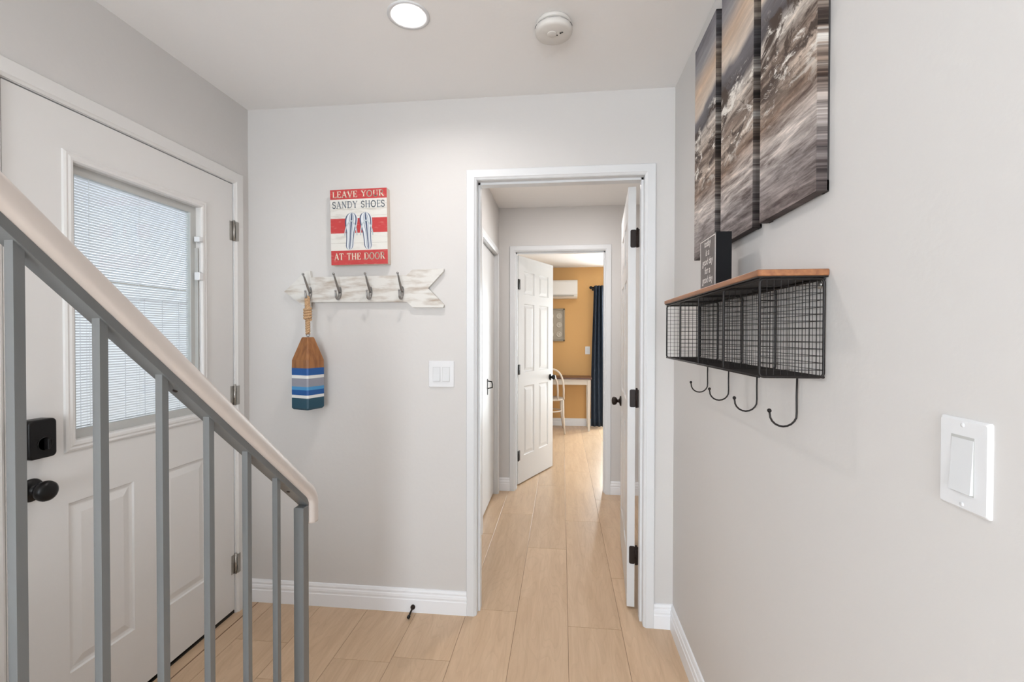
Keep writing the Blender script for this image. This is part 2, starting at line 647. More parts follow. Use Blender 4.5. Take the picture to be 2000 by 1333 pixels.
for p in fl.data.polygons:
    t = tones[p.index] or (0.5, 0.5, 0.5)
    for _ in p.loop_indices:
        cols += [t[0], t[1], t[2], 1.0]
ca.data.foreach_set('color', cols)


# ------------------------------------------------------------ walls
def wall_y(name, y0, y1, x0, x1, z1, holes, mats):
    """wall spanning x, thickness y0..y1; holes: (xa, xb, za, zb)"""
    mb = MB()
    xs = [x0]
    for (a, b, c, d) in sorted(holes):
        mb.box((xs[-1], y0, 0), (a, y1, z1))
        if c > 0:
            mb.box((a, y0, 0), (b, y1, c))
        mb.box((a, y0, d), (b, y1, z1))
        xs.append(b)
    mb.box((xs[-1], y0, 0), (x1, y1, z1))
    return struct(name, mb, mats)


def wall_x(name, x0, x1, y0, y1, z1, holes, mats):
    mb = MB()
    ys = [y0]
    for (a, b, c, d) in sorted(holes):
        mb.box((x0, ys[-1], 0), (x1, a, z1))
        if c > 0:
            mb.box((x0, a, 0), (x1, b, c))
        mb.box((x0, a, d), (x1, b, z1))
        ys.append(b)
    mb.box((x0, ys[-1], 0), (x1, y1, z1))
    return struct(name, mb, mats)


JT = 0.018
FY0, FY1 = 1.137, 2.0468        # front door slab
wall_x('wall_left', L - 0.15, L, YB, D + T, H, [(-3.05, -1.35, 1.0, 2.2), (FY0 - .022, FY1 + .022, 0, ZD + .024)], M['wall'])
wall_x('wall_right', R, R + 0.12, YB, D, H, [], M['wall'])
wall_y('wall_front', D, D + T, L, R + 0.12, H, [(XL - JT, XR + JT, 0, 2.054 + JT)], M['wall'])
wall_y('wall_back', YB - 0.12, YB, L - 0.15, R + 0.12, H, [(-0.62, 0.30, 0.02, 2.05)], M['wall'])
# hall
wall_x('wall_hall_left', HL - 0.12, HL, D + T, D2, H2, [(3.06, 3.856, 0, 2.018)], M['wall'])
wall_x('wall_hall_right', HR, HR + 0.12, D + T, D2, H2, [], M['wall'])
wall_y('wall_hall_end', D2, D2 + T, HL - 0.6, HR + 0.12, H2, [(X2A - JT, X2B + JT, 0, ZD + JT)], M['wall'])
# bedroom: ochre accent wall at the far end
wall_y('wall_bedroom_near', D2 + T, D2 + T + 0.012, BL_, BR_, HB, [(X2A - JT, X2B + JT, 0, ZD + JT)], M['wall'])
wall_y('wall_bedroom_far', B, B + 0.12, BL_, BR_, HB, [(0.66, 2.0, 0.04, 2.02)], M['ochre'])
wall_x('wall_bedroom_left', BL_ - 0.12, BL_, D2 + T, B + .12, HB, [], M['wall'])
wall_x('wall_bedroom_right', BR_, BR_ + 0.12, D2 + T, B + .12, HB, [], M['wall'])
# closet behind the hall's left door
mb = MB()
mb.box((HL - 0.75, D + T, 0), (HL - 0.70, D2, H2))
struct('wall_closet', mb, M['wall'])

LX, LY, LR = -0.5335, 1.581, 0.060      # recessed ceiling light
SXc, SYc = -0.0325, 1.672               # smoke detector


def ceiling_with_hole():
    mb = MB()
    x0, x1, y0, y1 = L - .15, R + .12, YB - .12, D + T
    s = 0.2
    n = 32
    for (a, b, c, d) in ((x0, LX - s, y0, y1), (LX + s, x1, y0, y1), (LX - s, LX + s, y0, LY - s),
                         (LX - s, LX + s, LY + s, y1)):
        mb.face([(a, c, H), (a, d, H), (b, d, H), (b, c, H)])
    for i in range(n):
        a0, a1 = 2 * PI * i / n, 2 * PI * (i + 1) / n

        def sq(a):
            c, d = math.cos(a), math.sin(a)
            k = s / max(abs(c), abs(d))
            return (LX + c * k, LY + d * k, H)
        mb.face([(LX + math.cos(a0) * .067, LY + math.sin(a0) * .067, H),
                 (LX + math.cos(a1) * .067, LY + math.sin(a1) * .067, H), sq(a1), sq(a0)])
    mb.box((x0, y0, H + 0.12), (x1, y1, H + 0.2))
    mb.box((x0, y0, H), (x0 + .02, y1, H + .12))
    mb.box((x1 - .02, y0, H), (x1, y1, H + .12))
    mb.box((x0, y0, H), (x1, y0 + .02, H + .12))
    mb.box((x0, y1 - .02, H), (x1, y1, H + .12))
    return struct('ceiling', mb, M['ceiling'], recalc=False)


ceiling_with_hole()
mb = MB()
mb.box((HL - 0.75, D + T, H2), (HR + .12, D2 + T, H2 + .1))
struct('ceiling_hall', mb, M['ceiling'])
mb = MB()
mb.box((BL_ - .12, D2 + T, HB), (BR_ + .12, B + .12, HB + .1))
struct('ceiling_bedroom', mb, M['ceiling'])

# stairs rising behind the railing (below the picture's edge)
mb = MB()
rise, run = 0.2005, 0.235
for i in range(4):
    ya = 0.98 - run * i
    mb.box((L + 0.001, ya - run * (1 if i < 3 else 5), 0), (-0.715, ya, rise * (i + 1) - 0.02))
    mb.box((L + 0.001, ya - run * (1 if i < 3 else 5), rise * (i + 1) - 0.02), (-0.715, ya + 0.02, rise * (i + 1)), 0.004)
struct('floor_stairs', mb, M['white'])


# ------------------------------------------------------------ baseboards
BBP = [(0, 0), (0.014, 0), (0.014, 0.060), (0.0115, 0.063), (0.0115, 0.070), (0.0135, 0.073), (0.012, 0.084),
       (0.0085, 0.088), (0.0085, 0.094), (0.010, 0.097), (0.006, 0.108), (0.0, 0.110)]


def baseboard(name, p0, p1, nrm, prof=BBP):
    mb = MB()
    p0, p1, nrm = Vector((*p0, 0)), Vector((*p1, 0)), Vector((*nrm, 0))
    rings = []
    for p in (p0, p1):
        rings.append([mb.pt(p + nrm * u + Vector((0, 0, v))) for u, v in prof])
    n = len(prof)
    for j in range(n):
        mb.idx((rings[0][j], rings[0][(j + 1) % n], rings[1][(j + 1) % n], rings[1][j]))
    mb.idx(rings[0])
    mb.idx(rings[1][::-1])
    return struct(name, mb, M['base'])


CW = 0.0458
baseboard('baseboard_front', (L, D), (XL - CW, D), (0, -1))
baseboard('baseboard_front_corner', (XR + CW, D), (R, D), (0, -1))
baseboard('baseboard_right', (R, D), (R, YB), (-1, 0))
baseboard('baseboard_left', (L, FY1 + .06), (L, D), (1, 0))
baseboard('baseboard_hall_end_left', (HL, D2), (X2A - CW, D2), (0, -1))
baseboard('baseboard_hall_end_right', (X2B + CW, D2), (HR, D2), (0, -1))
baseboard('baseboard_hall_right', (HR, D + T), (HR, D2), (-1, 0))
baseboard('baseboard_bedroom', (BL_, B), (0.62, B), (0, -1))


# ------------------------------------------------------------ trims
def casing_y(name, y, sgn, xa, xb, zt, wd=CW, th=0.013):
    """door casing on a wall facing y direction sgn; inner edges xa, xb, top zt"""
    mb = MB()
    prof = [(0, 0), (0, 0.006), (0.007, 0.010), (0.010, th), (wd - .003, th), (wd, th - .003), (wd, 0)]
    path = []
    def P(u, v):   # u outward from opening, v off wall
        return [(xa - u, y + sgn * v, 0), (xa - u, y + sgn * v, zt + u), (xb + u, y + sgn * v, zt + u), (xb + u, y + sgn * v, 0)]
    rings = [[mb.pt(p) for p in P(u, v)] for u, v in prof]
    n = len(rings)
    for j in range(n):
        a, b = rings[j], rings[(j + 1) % n]
        for k in range(3):
            mb.idx((a[k], a[k + 1], b[k + 1], b[k]))
    mb.idx([r[0] for r in rings])
    mb.idx([r[3] for r in rings][::-1])
    return struct(name, mb, M['white'])


def casing_x(name, x, sgn, ya, yb, zt, wd=CW, th=0.013, m=None):
    mb = MB()
    prof = [(0, 0), (0, 0.006), (0.007, 0.010), (0.010, th), (wd - .003, th), (wd, th - .003), (wd, 0)]
    def P(u, v):
        return [(x + sgn * v, ya - u, 0), (x + sgn * v, ya - u, zt + u), (x + sgn * v, yb + u, zt + u), (x + sgn * v, yb + u, 0)]
    rings = [[mb.pt(p) for p in P(u, v)] for u, v in prof]
    n = len(rings)
    for j in range(n):
        a, b = rings[j], rings[(j + 1) % n]
        for k in range(3):
            mb.idx((a[k], a[k + 1], b[k + 1], b[k]))
    mb.idx([r[0] for r in rings])
    mb.idx([r[3] for r in rings][::-1])
    return struct(name, mb, m or M['white'])


def jamb_y(name, xa, xb, zt, y0, y1, stop):
    mb = MB()
    mb.box((xa - JT, y0, 0), (xa, y1, zt))
    mb.box((xb, y0, 0), (xb + JT, y1, zt))
    mb.box((xa - JT, y0, zt), (xb + JT, y1, zt + JT))
    sa, sb = stop
    mb.box((xa, sa, 0), (xa + .010, sb, zt))
    mb.box((xb - .010, sa, 0), (xb, sb, zt))
    mb.box((xa, sa, zt - .010), (xb, sb, zt))
    return struct(name, mb, M['white'])


ZA = 2.0538
casing_y('trim_1', D, -1, XL - .002, XR + .002, ZA + .002)
jamb_y('trim_2', XL, XR, ZA, D - .001, D + T + .001, (D + .035, D + T - .038))
casing_y('trim_3', D + T, 1, XL - .002, XR + .002, ZA + .002)
casing_y('trim_4', D2, -1, X2A - .002, X2B + .002, ZD + .002)
jamb_y('trim_5', X2A, X2B, ZD, D2 - .001, D2 + T + .013, (D2 + .035, D2 + T - .038))
# front door frame
mb = MB()
g = 0.004
for (a, b) in ((FY0 - .022, FY0 - g), (FY1 + g, FY1 + .022)):
    mb.box((L - 0.15, a, 0), (L + .001, b, ZD + g))
mb.box((L - 0.15, FY0 - .022, ZD + g), (L + .001, FY1 + .022, ZD + .024))
mb.cm = 1
mb.box((L - 0.060, FY0 - g, 0), (L - 0.050, FY0 + .012, ZD + g))
mb.box((L - 0.060, FY1 - .012, 0), (L - 0.050, FY1 + g, ZD + g))
mb.box((L - 0.060, FY0, ZD - .012), (L - 0.050, FY1, ZD + g))
mb.box((L - 0.15, FY0 - g, 0.0), (L - .004, FY1 + g, 0.014))
# dark seal filling the reveal round the slab
mb.box((L - 0.030, FY0 - g, 0), (L - .008, FY0 - .0005, ZD + g))
mb.box((L - 0.030, FY1 + .0005, 0), (L - .008, FY1 + g, ZD + g))
mb.box((L - 0.030, FY0, ZD + .0005), (L - .008, FY1, ZD + g))
struct('trim_6', mb, [M['white'], M['seal']])
casing_x('trim_7', L, 1, FY0 - g - .002, FY1 + g + .002, ZD + g + .002, wd=.054, m=M['door'])
# closet frame
casing_x('trim_8', HL, 1, 3.078, 3.838, 2.0, wd=.045)
mb = MB()
for (a, b) in ((3.06, 3.078), (3.838, 3.856)):
    mb.box((HL - .12, a, 0), (HL + .001, b, 2.0))
mb.box((HL - .12, 3.06, 2.0), (HL + .001, 3.856, 2.018))
struct('trim_9', mb, M['white'])
# narrow transition strip between boards and the doorway sill
mb = MB()
mb.box((-1.4985, FY0 - .1, 0), (-1.4955, D - .014, 0.0012))
struct('trim_10', mb, M['gap'])


# ------------------------------------------------------------ doors
def panel_face(mb, w_, h_, y, sg, panels, hole=None):
    """door face in the x-z plane at depth y, outward direction sg, raised panels (x0,x1,z0,z1)"""
    allr = panels + ([hole] if hole else [])
    xs = sorted({0, w_} | {p[0] for p in allr} | {p[1] for p in allr})
    zs = sorted({0, h_} | {p[2] for p in allr} | {p[3] for p in allr})
    for a, b in zip(xs, xs[1:]):
        for c, d in zip(zs, zs[1:]):
            mx, mz = (a + b) / 2, (c + d) / 2
            if any(p[0] < mx < p[1] and p[2] < mz < p[3] for p in allr):
                continue
            mb.face([(a, y, c), (b, y, c), (b, y, d), (a, y, d)])
    for (a, b, c, d) in panels:
        lv = [(0, 0), (.004, -.0055), (.012, -.007), (.016, -.007), (.040, -.0015)]
        if min(b - a, d - c) < .09:
            lv = [(0, 0), (.004, -.0045), (.009, -.006), (.011, -.006), (.026, -.001)]
        prev = None
        for (i, dy) in lv:
            ring = [(a + i, y + sg * dy, c + i), (b - i, y + sg * dy, c + i), (b - i, y + sg * dy, d - i), (a + i, y + sg * dy, d - i)]
            if prev:
                for k in range(4):
                    mb.face([prev[k], prev[(k + 1) % 4], ring[(k + 1) % 4], ring[k]])
            prev = ring
        mb.face(prev)


def door_slab(name, w_, h_, t, panels, m, loc, rotz, z0=0.01, hole=None):
    """local: x along the width from the hinge, y thickness 0..t, z up"""
    mb = MB()
    panel_face(mb, w_, h_, 0, -1, panels, hole)
    panel_face(mb, w_, h_, t, 1, panels, hole)
    e = [(0, 0), (w_, 0), (w_, h_), (0, h_)]
    for k in range(4):
        a, b = e[k], e[(k + 1) % 4]
        mb.face([(a[0], 0, a[1]), (b[0], 0, b[1]), (b[0], t, b[1]), (a[0], t, a[1])])
    if hole:
        a, b, c, d = hole
        e = [(a, c), (b, c), (b, d), (a, d)]
        for k in range(4):
            p, q = e[k], e[(k + 1) % 4]
            mb.face([(p[0], 0, p[1]), (q[0], 0, q[1]), (q[0], t, q[1]), (p[0], t, p[1])])
    o = struct(name, mb, m, recalc=False)
    import bmesh
    bm = bmesh.new()
    bm.from_mesh(o.data)
    bmesh.ops.remove_doubles(bm, verts=bm.verts, dist=1e-5)
    bmesh.ops.recalc_face_normals(bm, faces=bm.faces)
    bm.to_mesh(o.data)
    bm.free()
    o.matrix_basis = Matrix.Translation((*loc, z0)) @ Matrix.Rotation(rotz, 4, 'Z')
    return o


def knob_mb(c, axis, r=0.026, proj=0.06, rose=0.032, egg=False):
    mb = MB()
    k = r / 0.026
    mb.lathe([(rose * .98, 0), (rose, .004), (rose * .9, .009), (rose * .5, .012), (.010, .016), (.0095, proj - .034 * k),
              (.014 * k, proj - .032 * k), (.022 * k, proj - .027 * k), (.0255 * k, proj - .018 * k),
              (.026 * k, proj - .013 * k), (.024 * k, proj - .006 * k), (.018 * k, proj - .001 * k), (.008 * k, proj + .001),
              (0, proj + .0015)], c, axis)
    return mb


# front door: local x runs along world -y from the hinge?  built directly in local frame:
# world = T(L, FY0) * Rz(90deg): local x -> +y, local y -> -x
FW = FY1 - FY0
zo = 0.02
lite = (1.2915 - FY0, 1.8815 - FY0, 0.956 - zo, 1.908 - zo)
hole = (lite[0] + .012, lite[1] - .012, lite[2] + .012, lite[3] - .012)
d1 = door_slab('door_1', FW, ZD - zo, 0.045,
               [(1.304 - FY0, 1.530 - FY0, .250 - zo, .793 - zo), (1.650 - FY0, 1.876 - FY0, .250 - zo, .793 - zo)],
               M['door'], (L, FY0), PI / 2, zo, hole=hole)
# lite frame moulding: both faces
mb = MB()
opn = (1.3247 - FY0, 1.8430 - FY0, 0.998 - zo, 1.8775 - zo)
for y, s in ((0, -1), (.045, 1)):
    lv = [(0, 0), (.002, .006), (.008, .009), (.014, .0075), (.020, .010), (.028, .009), (.033, .003), (.0335, -.02)]
    prev = None
    for i, dy in lv:
        a, b, c, d = lite
        ring = [(a + i, y + s * dy, c + i), (b - i, y + s * dy, c + i), (b - i, y + s * dy, d - i), (a + i, y + s * dy, d - i)]
        if prev:
            for k in range(4):
                mb.face([prev[k], prev[(k + 1) % 4], ring[(k + 1) % 4], ring[k]])
        prev = ring
obj('window_surround', mb, M['door'], d1, recalc=False)
# spacer frame set deep in the opening
a, b, c, d = opn
mb = MB()
ys0, ys1 = 0.019, 0.042
fw = .020
mb.box((a - .012, ys0, c - .012), (a + .021, ys1, d + .012))
mb.box((b - .024, ys0, c - .012), (b + .012, ys1, d + .012))
mb.box((a + .021, ys0, c - .012), (b - .024, ys1, c + .021))
mb.box((a + .021, ys0, d - .031), (b - .024, ys1, d + .012))
obj('window_spacer', mb, M['spacer'], d1)
mb = MB()
mb.box((a - .005, .0225, c - .005), (b + .005, .0245, d + .005))
obj('window_pane', mb, M['glass'], d1)
# blind: slats, head rail, ladder cords as one part
mb = MB()
za, zb = c + .022, d - .032
n = 92
tilt = math.radians(33)
for i in range(n):
    z = za + (zb - za) * (i + .5) / n
    yc = 0.0335
    hw = .0050
    dy, dz = math.cos(tilt) * hw, math.sin(tilt) * hw
    mb.box((a + .022, yc - .0001, z), (b - .025, yc + .0001, z)) if False else None
    A0 = [(a + .022, yc - dy, z + dz), (b - .025, yc - dy, z + dz)]
    A1 = [(b - .025, yc, z + .0009), (a + .022, yc, z + .0009)]
    A2 = [(b - .025, yc + dy, z - dz), (a + .022, yc + dy, z - dz)]
    mb.face([A0[0], A0[1], A1[0], A1[1]], True)
    mb.face([A1[1], A1[0], A2[0], A2[1]], True)
obj('blind', mb, M['slat'], d1)
mb = MB()
for x in (a + .075, (a + b) / 2, b - .075):
    for yy in (.0275, .0395):
        mb.box((x - .0006, yy - .0004, za), (x + .0006, yy + .0004, zb))
obj('blind_cord', mb, M['slat'], d1)
# sliders that work the blind, right-hand side
for nm, zz, hh in (('blind_slider', 1.7350 - zo, .011), ('blind_slider', 1.578 - zo, .017)):
    mb = MB()
    mb.box((1.826 - FY0, -.016, zz - hh), (1.846 - FY0, .010, zz + hh), .002)
    obj(nm, mb, M['plastic'], d1)
mb = MB()
mb.box((1.8395 - FY0, .004, 1.12 - zo), (1.8420 - FY0, .02, 1.70 - zo))
obj('blind_track', mb, M['spacer'], d1)
# deadbolt keypad box (room side is local -y)
mb = MB()
bx0, bx1, bz0, bz1, bd = 1.166 - FY0, 1.240 - FY0, .9645 - zo, 1.0790 - zo, .040


def rrect(x0, x1, z0, z1, r, n=6):
    o = []
    for cx, cz, a0 in ((x1 - r, z1 - r, 0), (x0 + r, z1 - r, 90), (x0 + r, z0 + r, 180), (x1 - r, z0 + r, 270)):
        for i in range(n + 1):
            t = math.radians(a0 + 90 * i / n)
            o.append((cx + r * math.cos(t), cz + r * math.sin(t)))
    return o


prev = None
for (ins, dep) in ((0, 0), (0, bd - .004), (.0012, bd - .0012), (.004, bd)):
    ring = [mb.pt((x, -dep, z)) for x, z in rrect(bx0 + ins, bx1 - ins, bz0 + ins, bz1 - ins, .012 - ins * .5)]
    if prev:
        for k in range(len(ring)):
            mb.idx((prev[k], prev[(k + 1) % len(ring)], ring[(k + 1) % len(ring)], ring[k]), True)
    prev = ring
mb.idx(prev)
db = obj('deadbolt', mb, M['black'], d1)
mb = MB()
cx, cz = (bx0 + bx1) / 2 + .004, bz0 + .042
mb.lathe([(.020, bd), (.020, bd + .0015), (.018, bd + .0015), (.017, bd - .001)], (cx, 0, cz), '-y')
mb.box((cx - .004, -bd - .016, cz - .016), (cx + .004, -bd, cz + .016), .002)
obj('thumb_turn', mb, M['black'], db)
kb = knob_mb((1.199 - FY0, 0, .870 - zo), '-y', r=.0300, proj=.068, rose=.034)
obj('door_knob', kb, M['black'], d1)
for zc in (1.8185, 1.041, .237):
    mb = MB()
    z = zc - zo
    mb.tube([(FW + .003, -.006, z - .047), (FW + .003, -.006, z + .047)], .0055, 10)
    for q in (-.0285, -.0095, .0095, .0285):
        mb.tube([(FW + .003, -.006, z + q - .0006), (FW + .003, -.006, z + q + .0006)], .0062, 10)
    mb.ball((FW + .003, -.006, z + .049), .005, 8)
    mb.box((FW - .020, -.0012, z - .045), (FW + .002, .001, z + .045))
    mb.box((FW + .004, -.0150, z - .045), (FW + .024, -.0138, z + .045))
    obj('hinge', mb, M['nickel'], d1)
mb = MB()
mb.box((0.002, 0.004, -.013), (FW - .002, .040, .0))
obj('door_sweep', mb, M['seal'], d1)


def six_panels(w_, h_):
    s = .115 * w_ / .76
    m = .105 * w_ / .76
    c = w_ / 2
    o = []
    for (a, b) in ((s, c - m / 2), (c + m / 2, w_ - s)):
        o += [(a, b, .235, .86), (a, b, .985, 1.60), (a, b, 1.685, 1.89)]
    return o


def hinge_edge(par, z, y_k, sgnx=-1, t=.035, big=True):
    """butt hinge: leaf on the door's hinge edge (local x=0) and knuckle beside it"""
    mb = MB()
    pts = rrect(.004, t, z - .044, z + .044, .009)
    # leaf lies in plane x=-0.001
    mb.prism(pts, lambda u, v, w_: (-w_, u, v), 0.0, 0.0022)
    mb.tube([(-.006, y_k, z - .045), (-.006, y_k, z + .045)], .0058, 10)
    mb.ball((-.006, y_k, z + .047), .0058, 8)
    for q in (-.027, -.009, .009, .027):
        mb.tube([(-.006, y_k, z + q - .0007), (-.006, y_k, z + q + .0007)], .0066, 10)
    return obj('hinge', mb, M['bronze'], par)


# door into the hall, hinged on the right jamb, standing open into the hall
# visible face runs from (.3155, 2.29) to (.378, 3.05)
dx, dy = .378 - .3155, 3.052 - 2.290
wA = math.hypot(dx, dy)
rotA = math.atan2(dy, dx)                # local x along the leaf; local y = left normal -> thickness must go right
# thickness goes to the right side, i.e. local -y: shift the origin there
nx, ny = math.sin(rotA), -math.cos(rotA)
t_ = .036
d2o = door_slab('door_2', wA, 2.03, t_, six_panels(wA, 2.03), M['door2'],
                (.3155 + nx * t_, 2.290 + ny * t_), rotA, .012)
for z in (1.7935 - .012, 1.0245 - .012, .2653 - .012):
    mb = MB()
    pts = rrect(-.002, .026, z - .043, z + .043, .008)
    mb.prism(pts, lambda u, v, w_: (-w_, u, v), 0.0, 0.0022)
    mb.tube([(-.006, -.006, z - .044), (-.006, -.006, z + .044)], .0058, 10)
    mb.ball((-.006, -.006, z + .046), .0056, 8)
    for q in (-.027, -.009, .009, .027):
        mb.tube([(-.006, -.006, z + q - .0007), (-.006, -.006, z + q + .0007)], .0068, 10)
    mb.box((-.010, -.032, z - .043), (-.0075, -.008, z + .043))
    obj('hinge', mb, M['bronze'], d2o)
obj('door_knob', knob_mb((wA - .062, t_, .902), 'y', proj=.058), M['bronze'], d2o)
obj('door_knob', knob_mb((wA - .062, 0, .902), '-y', proj=.058), M['bronze'], d2o)

# bedroom door, hinged on the left jamb, open into the bedroom
hx, hy = X2A + .012, D2 + T + .016
fx, fy = -.092, 4.705
rotB = math.atan2(fy - hy, fx - hx)
wB = math.hypot(fx - hx, fy - hy)
d3o = door_slab('door_3', wB, 2.02, .035, six_panels(wB, 2.02), M['door2'], (hx, hy), rotB, .012)
for z in (1.7655, 1.0145, .252):
    mb = MB()
    mb.tube([(-.004, -.007, z - .045), (-.004, -.007, z + .045)], .0062, 10)
    mb.box((-.003, -.0075, z - .044), (.024, -.0005, z + .044), .001)
    mb.box((-.016, -.010, z - .044), (-.003, -.006, z + .044))
    obj('hinge', mb, M['black'], d3o)
obj('door_knob', knob_mb((wB - .060, 0, .902), '-y', proj=.055), M['black'], d3o)
obj('door_knob', knob_mb((wB - .060, .035, .902), 'y', proj=.055), M['black'], d3o)

# closet door (flat white slab, recessed)
mb = MB()
mb.box((HL - .062, 3.081, .018), (HL - .027, 3.834, 1.991), .002)
d4o = struct('door_4', mb, M['door2'])
mb = MB()
yh_, zh_ = 3.50, .935
mb.box((HL - .027, yh_ - .008, zh_ - .060), (HL - .023, yh_ + .008, zh_ + .060), .001)
mb.tube([(HL - .023, yh_, zh_ + .045), (HL + .006, yh_, zh_ + .040), (HL + .012, yh_, zh_ + .020),
         (HL + .010, yh_, zh_ - .005), (HL - .023, yh_, zh_ - .012)], .0042, 8)
obj('door_pull', mb, M['black'], d4o)
mb = MB()
mb.box((HL - .060, 3.081, 1.9915), (HL - .035, 3.834, 1.9995))
obj('door_track', mb, M['seal'], d4o)

# ------------------------------------------------------------ windows (back and side ones are unseen, added to let daylight in)
def window_frame_y(name, y, xa, xb, za, zb, m=.05, mid=True):
    mb = MB()
    for (p, q) in (((xa, za), (xa + m, zb)), ((xb - m, za), (xb, zb)), ((xa, za), (xb, za + m)), ((xa, zb - m), (xb, zb))):
        mb.box((p[0], y, p[1]), (q[0], y + .05, q[1]))
    if mid:
        c_ = (xa + xb) / 2
        mb.box((c_ - m / 2, y, za), (c_ + m / 2, y + .05, zb))
    o = struct(name, mb, M['white'])
    mb = MB()
    mb.box((xa + .01, y + .02, za + .01), (xb - .01, y + .024, zb - .01))
    obj('window_pane', mb, M['glass'], o)
    return o


window_frame_y('window_added_back', YB - .08, -.62, .30, .02, 2.05, mid=False)
mb = MB()
for (p, q) in (((-3.05, 1.0), (-3.0, 2.2)), ((-1.40, 1.0), (-1.35, 2.2)), ((-3.05, 1.0), (-1.35, 1.05)), ((-3.05, 2.15), (-1.35, 2.2)), ((-2.22, 1.0), (-2.18, 2.2))):
    mb.box((L - .11, p[0], p[1]), (L - .06, q[0], q[1]))
w3 = struct('window_added_side', mb, M['white'])
mb = MB()
mb.box((L - .087, -3.04, 1.01), (L - .083, -1.36, 2.19))
obj('window_pane', mb, M['glass'], w3)
window_frame_y('window_2', B + .03, .66, 2.0, .04, 2.02)
mb = MB()
for (p, q) in (((.60, .0), (.66, 2.08)), ((.60, 2.02), (2.06, 2.08))):
    mb.box((p[0], B - .014, p[1]), (q[0], B, q[1]))
struct('trim_11', mb, M['white'])

# ------------------------------------------------------------ stair railing
rail = thing('stair_railing', 'grey steel stair railing with a cream handrail, in front of the white front door',
             'railing', (-0.70, 1.18, 0))
slope = -0.862


def zu(y):
    return 1.179 + slope * (y - .828)


yn0, yn1 = 1.170, 1.197
xr_, xl_ = -.6865, -.7145
cx_ = (xr_ + xl_) / 2
# channel
mb = MB()
y0_, y1_ = .16, yn1
for (ya, yb) in ((y0_, y1_),):
    v = []
    th = .0180
    pts = [(ya, zu(ya)), (yb, zu(yb)), (yb, zu(yb) + th), (ya, zu(ya) + th)]
    mb.prism(pts, lambda u, v, w_: (w_, u, v), xl_, xr_)
obj('rail_bar', mb, M['greypaint'], rail, world=True)
# newel
mb = MB()
mb.box((xl_, yn0, 0.001), (xr_, yn1, zu(yn1) + .002), .0015)
obj('newel_post', mb, M['greypaint'], rail, world=True)
mb = MB()
mb.box((xl_, .165, 0.001), (xr_, .192, zu(.192) + .002), .0015)
obj('newel_post', mb, M['greypaint'], rail, world=True)
fronts = [.7462, .9046, 1.0614, 1.2163, 1.3770, 1.5314]
bw = .0130
xb1 = cx_ + bw / 2 + .0035
for y in [f * .694 for f in fronts] + [.41, .302]:
    st = max(0, min(7, int((0.98 - y) / run) + 1)) * rise if y < .98 else 0.001
    mb = MB()
    ye = y + bw
    zt0, zt1 = zu(y) + .001, zu(ye) + .001
    b_ = [(xb1 - bw, y), (xb1, y), (xb1, ye), (xb1 - bw, ye)]
    lo = [mb.pt((p[0], p[1], 0.001)) for p in b_]
    hi = [mb.pt((p[0], p[1], zu(p[1]) + .001)) for p in b_]
    mb.idx(lo[::-1])
    mb.idx(hi)
    for k in range(4):
        mb.idx((lo[k], lo[(k + 1) % 4], hi[(k + 1) % 4], hi[k]))
    obj('baluster', mb, M['greypaint'], rail, world=True)
# screws under the bar
for y in (.775, 1.125):
    mb = MB()
    nv = Vector((0, slope, -1)).normalized() if False else Vector((0, -.853, -1)).normalized()
    c0 = Vector((cx_, y, zu(y)))
    mb.tube([c0 - nv * .003, c0 + nv * .0012], .0042, 12)
    obj('screw', mb, M['bronze'], rail, world=True)
# handrail: oval section swept down the slope and turned down over the newel
mb = MB()
sec = []
hw_, hh_ = .0265, .0182
for i in range(24):
    a = 2 * PI * i / 24
    c_, s_ = math.cos(a), math.sin(a)
    sec.append((hw_ * math.copysign(abs(c_) ** .6, c_), hh_ * math.copysign(abs(s_) ** .6, s_)))
cs = math.cos(math.atan(.853))
off = .0180 + .0180 / cs
ybend = yn1 + .0185
zc = lambda y: zu(y) + off
pts = []
for i in range(14):
    y = y0_ + (ybend - .022 - y0_) * i / 13
    pts.append((cx_, y, zc(y)))
pb = (ybend, zc(ybend) - .002)
pa = (ybend - .022, zc(ybend - .022))
pe = (ybend + .001, pb[1] - .025)
for i in range(1, 7):
    t = i / 6
    yy = (1 - t) ** 2 * pa[0] + 2 * (1 - t) * t * pb[0] + t * t * pe[0]
    zz = (1 - t) ** 2 * pa[1] + 2 * (1 - t) * t * pb[1] + t * t * pe[1]
    pts.append((cx_, yy, zz))
zend = pb[1] - .074
pts.append((cx_, ybend + .001, zend + .006))
pts.append((cx_, ybend + .001, zend))
mb.tube(pts, 1, sect=sec)
obj('handrail', mb, M['cream'], rail, world=True)

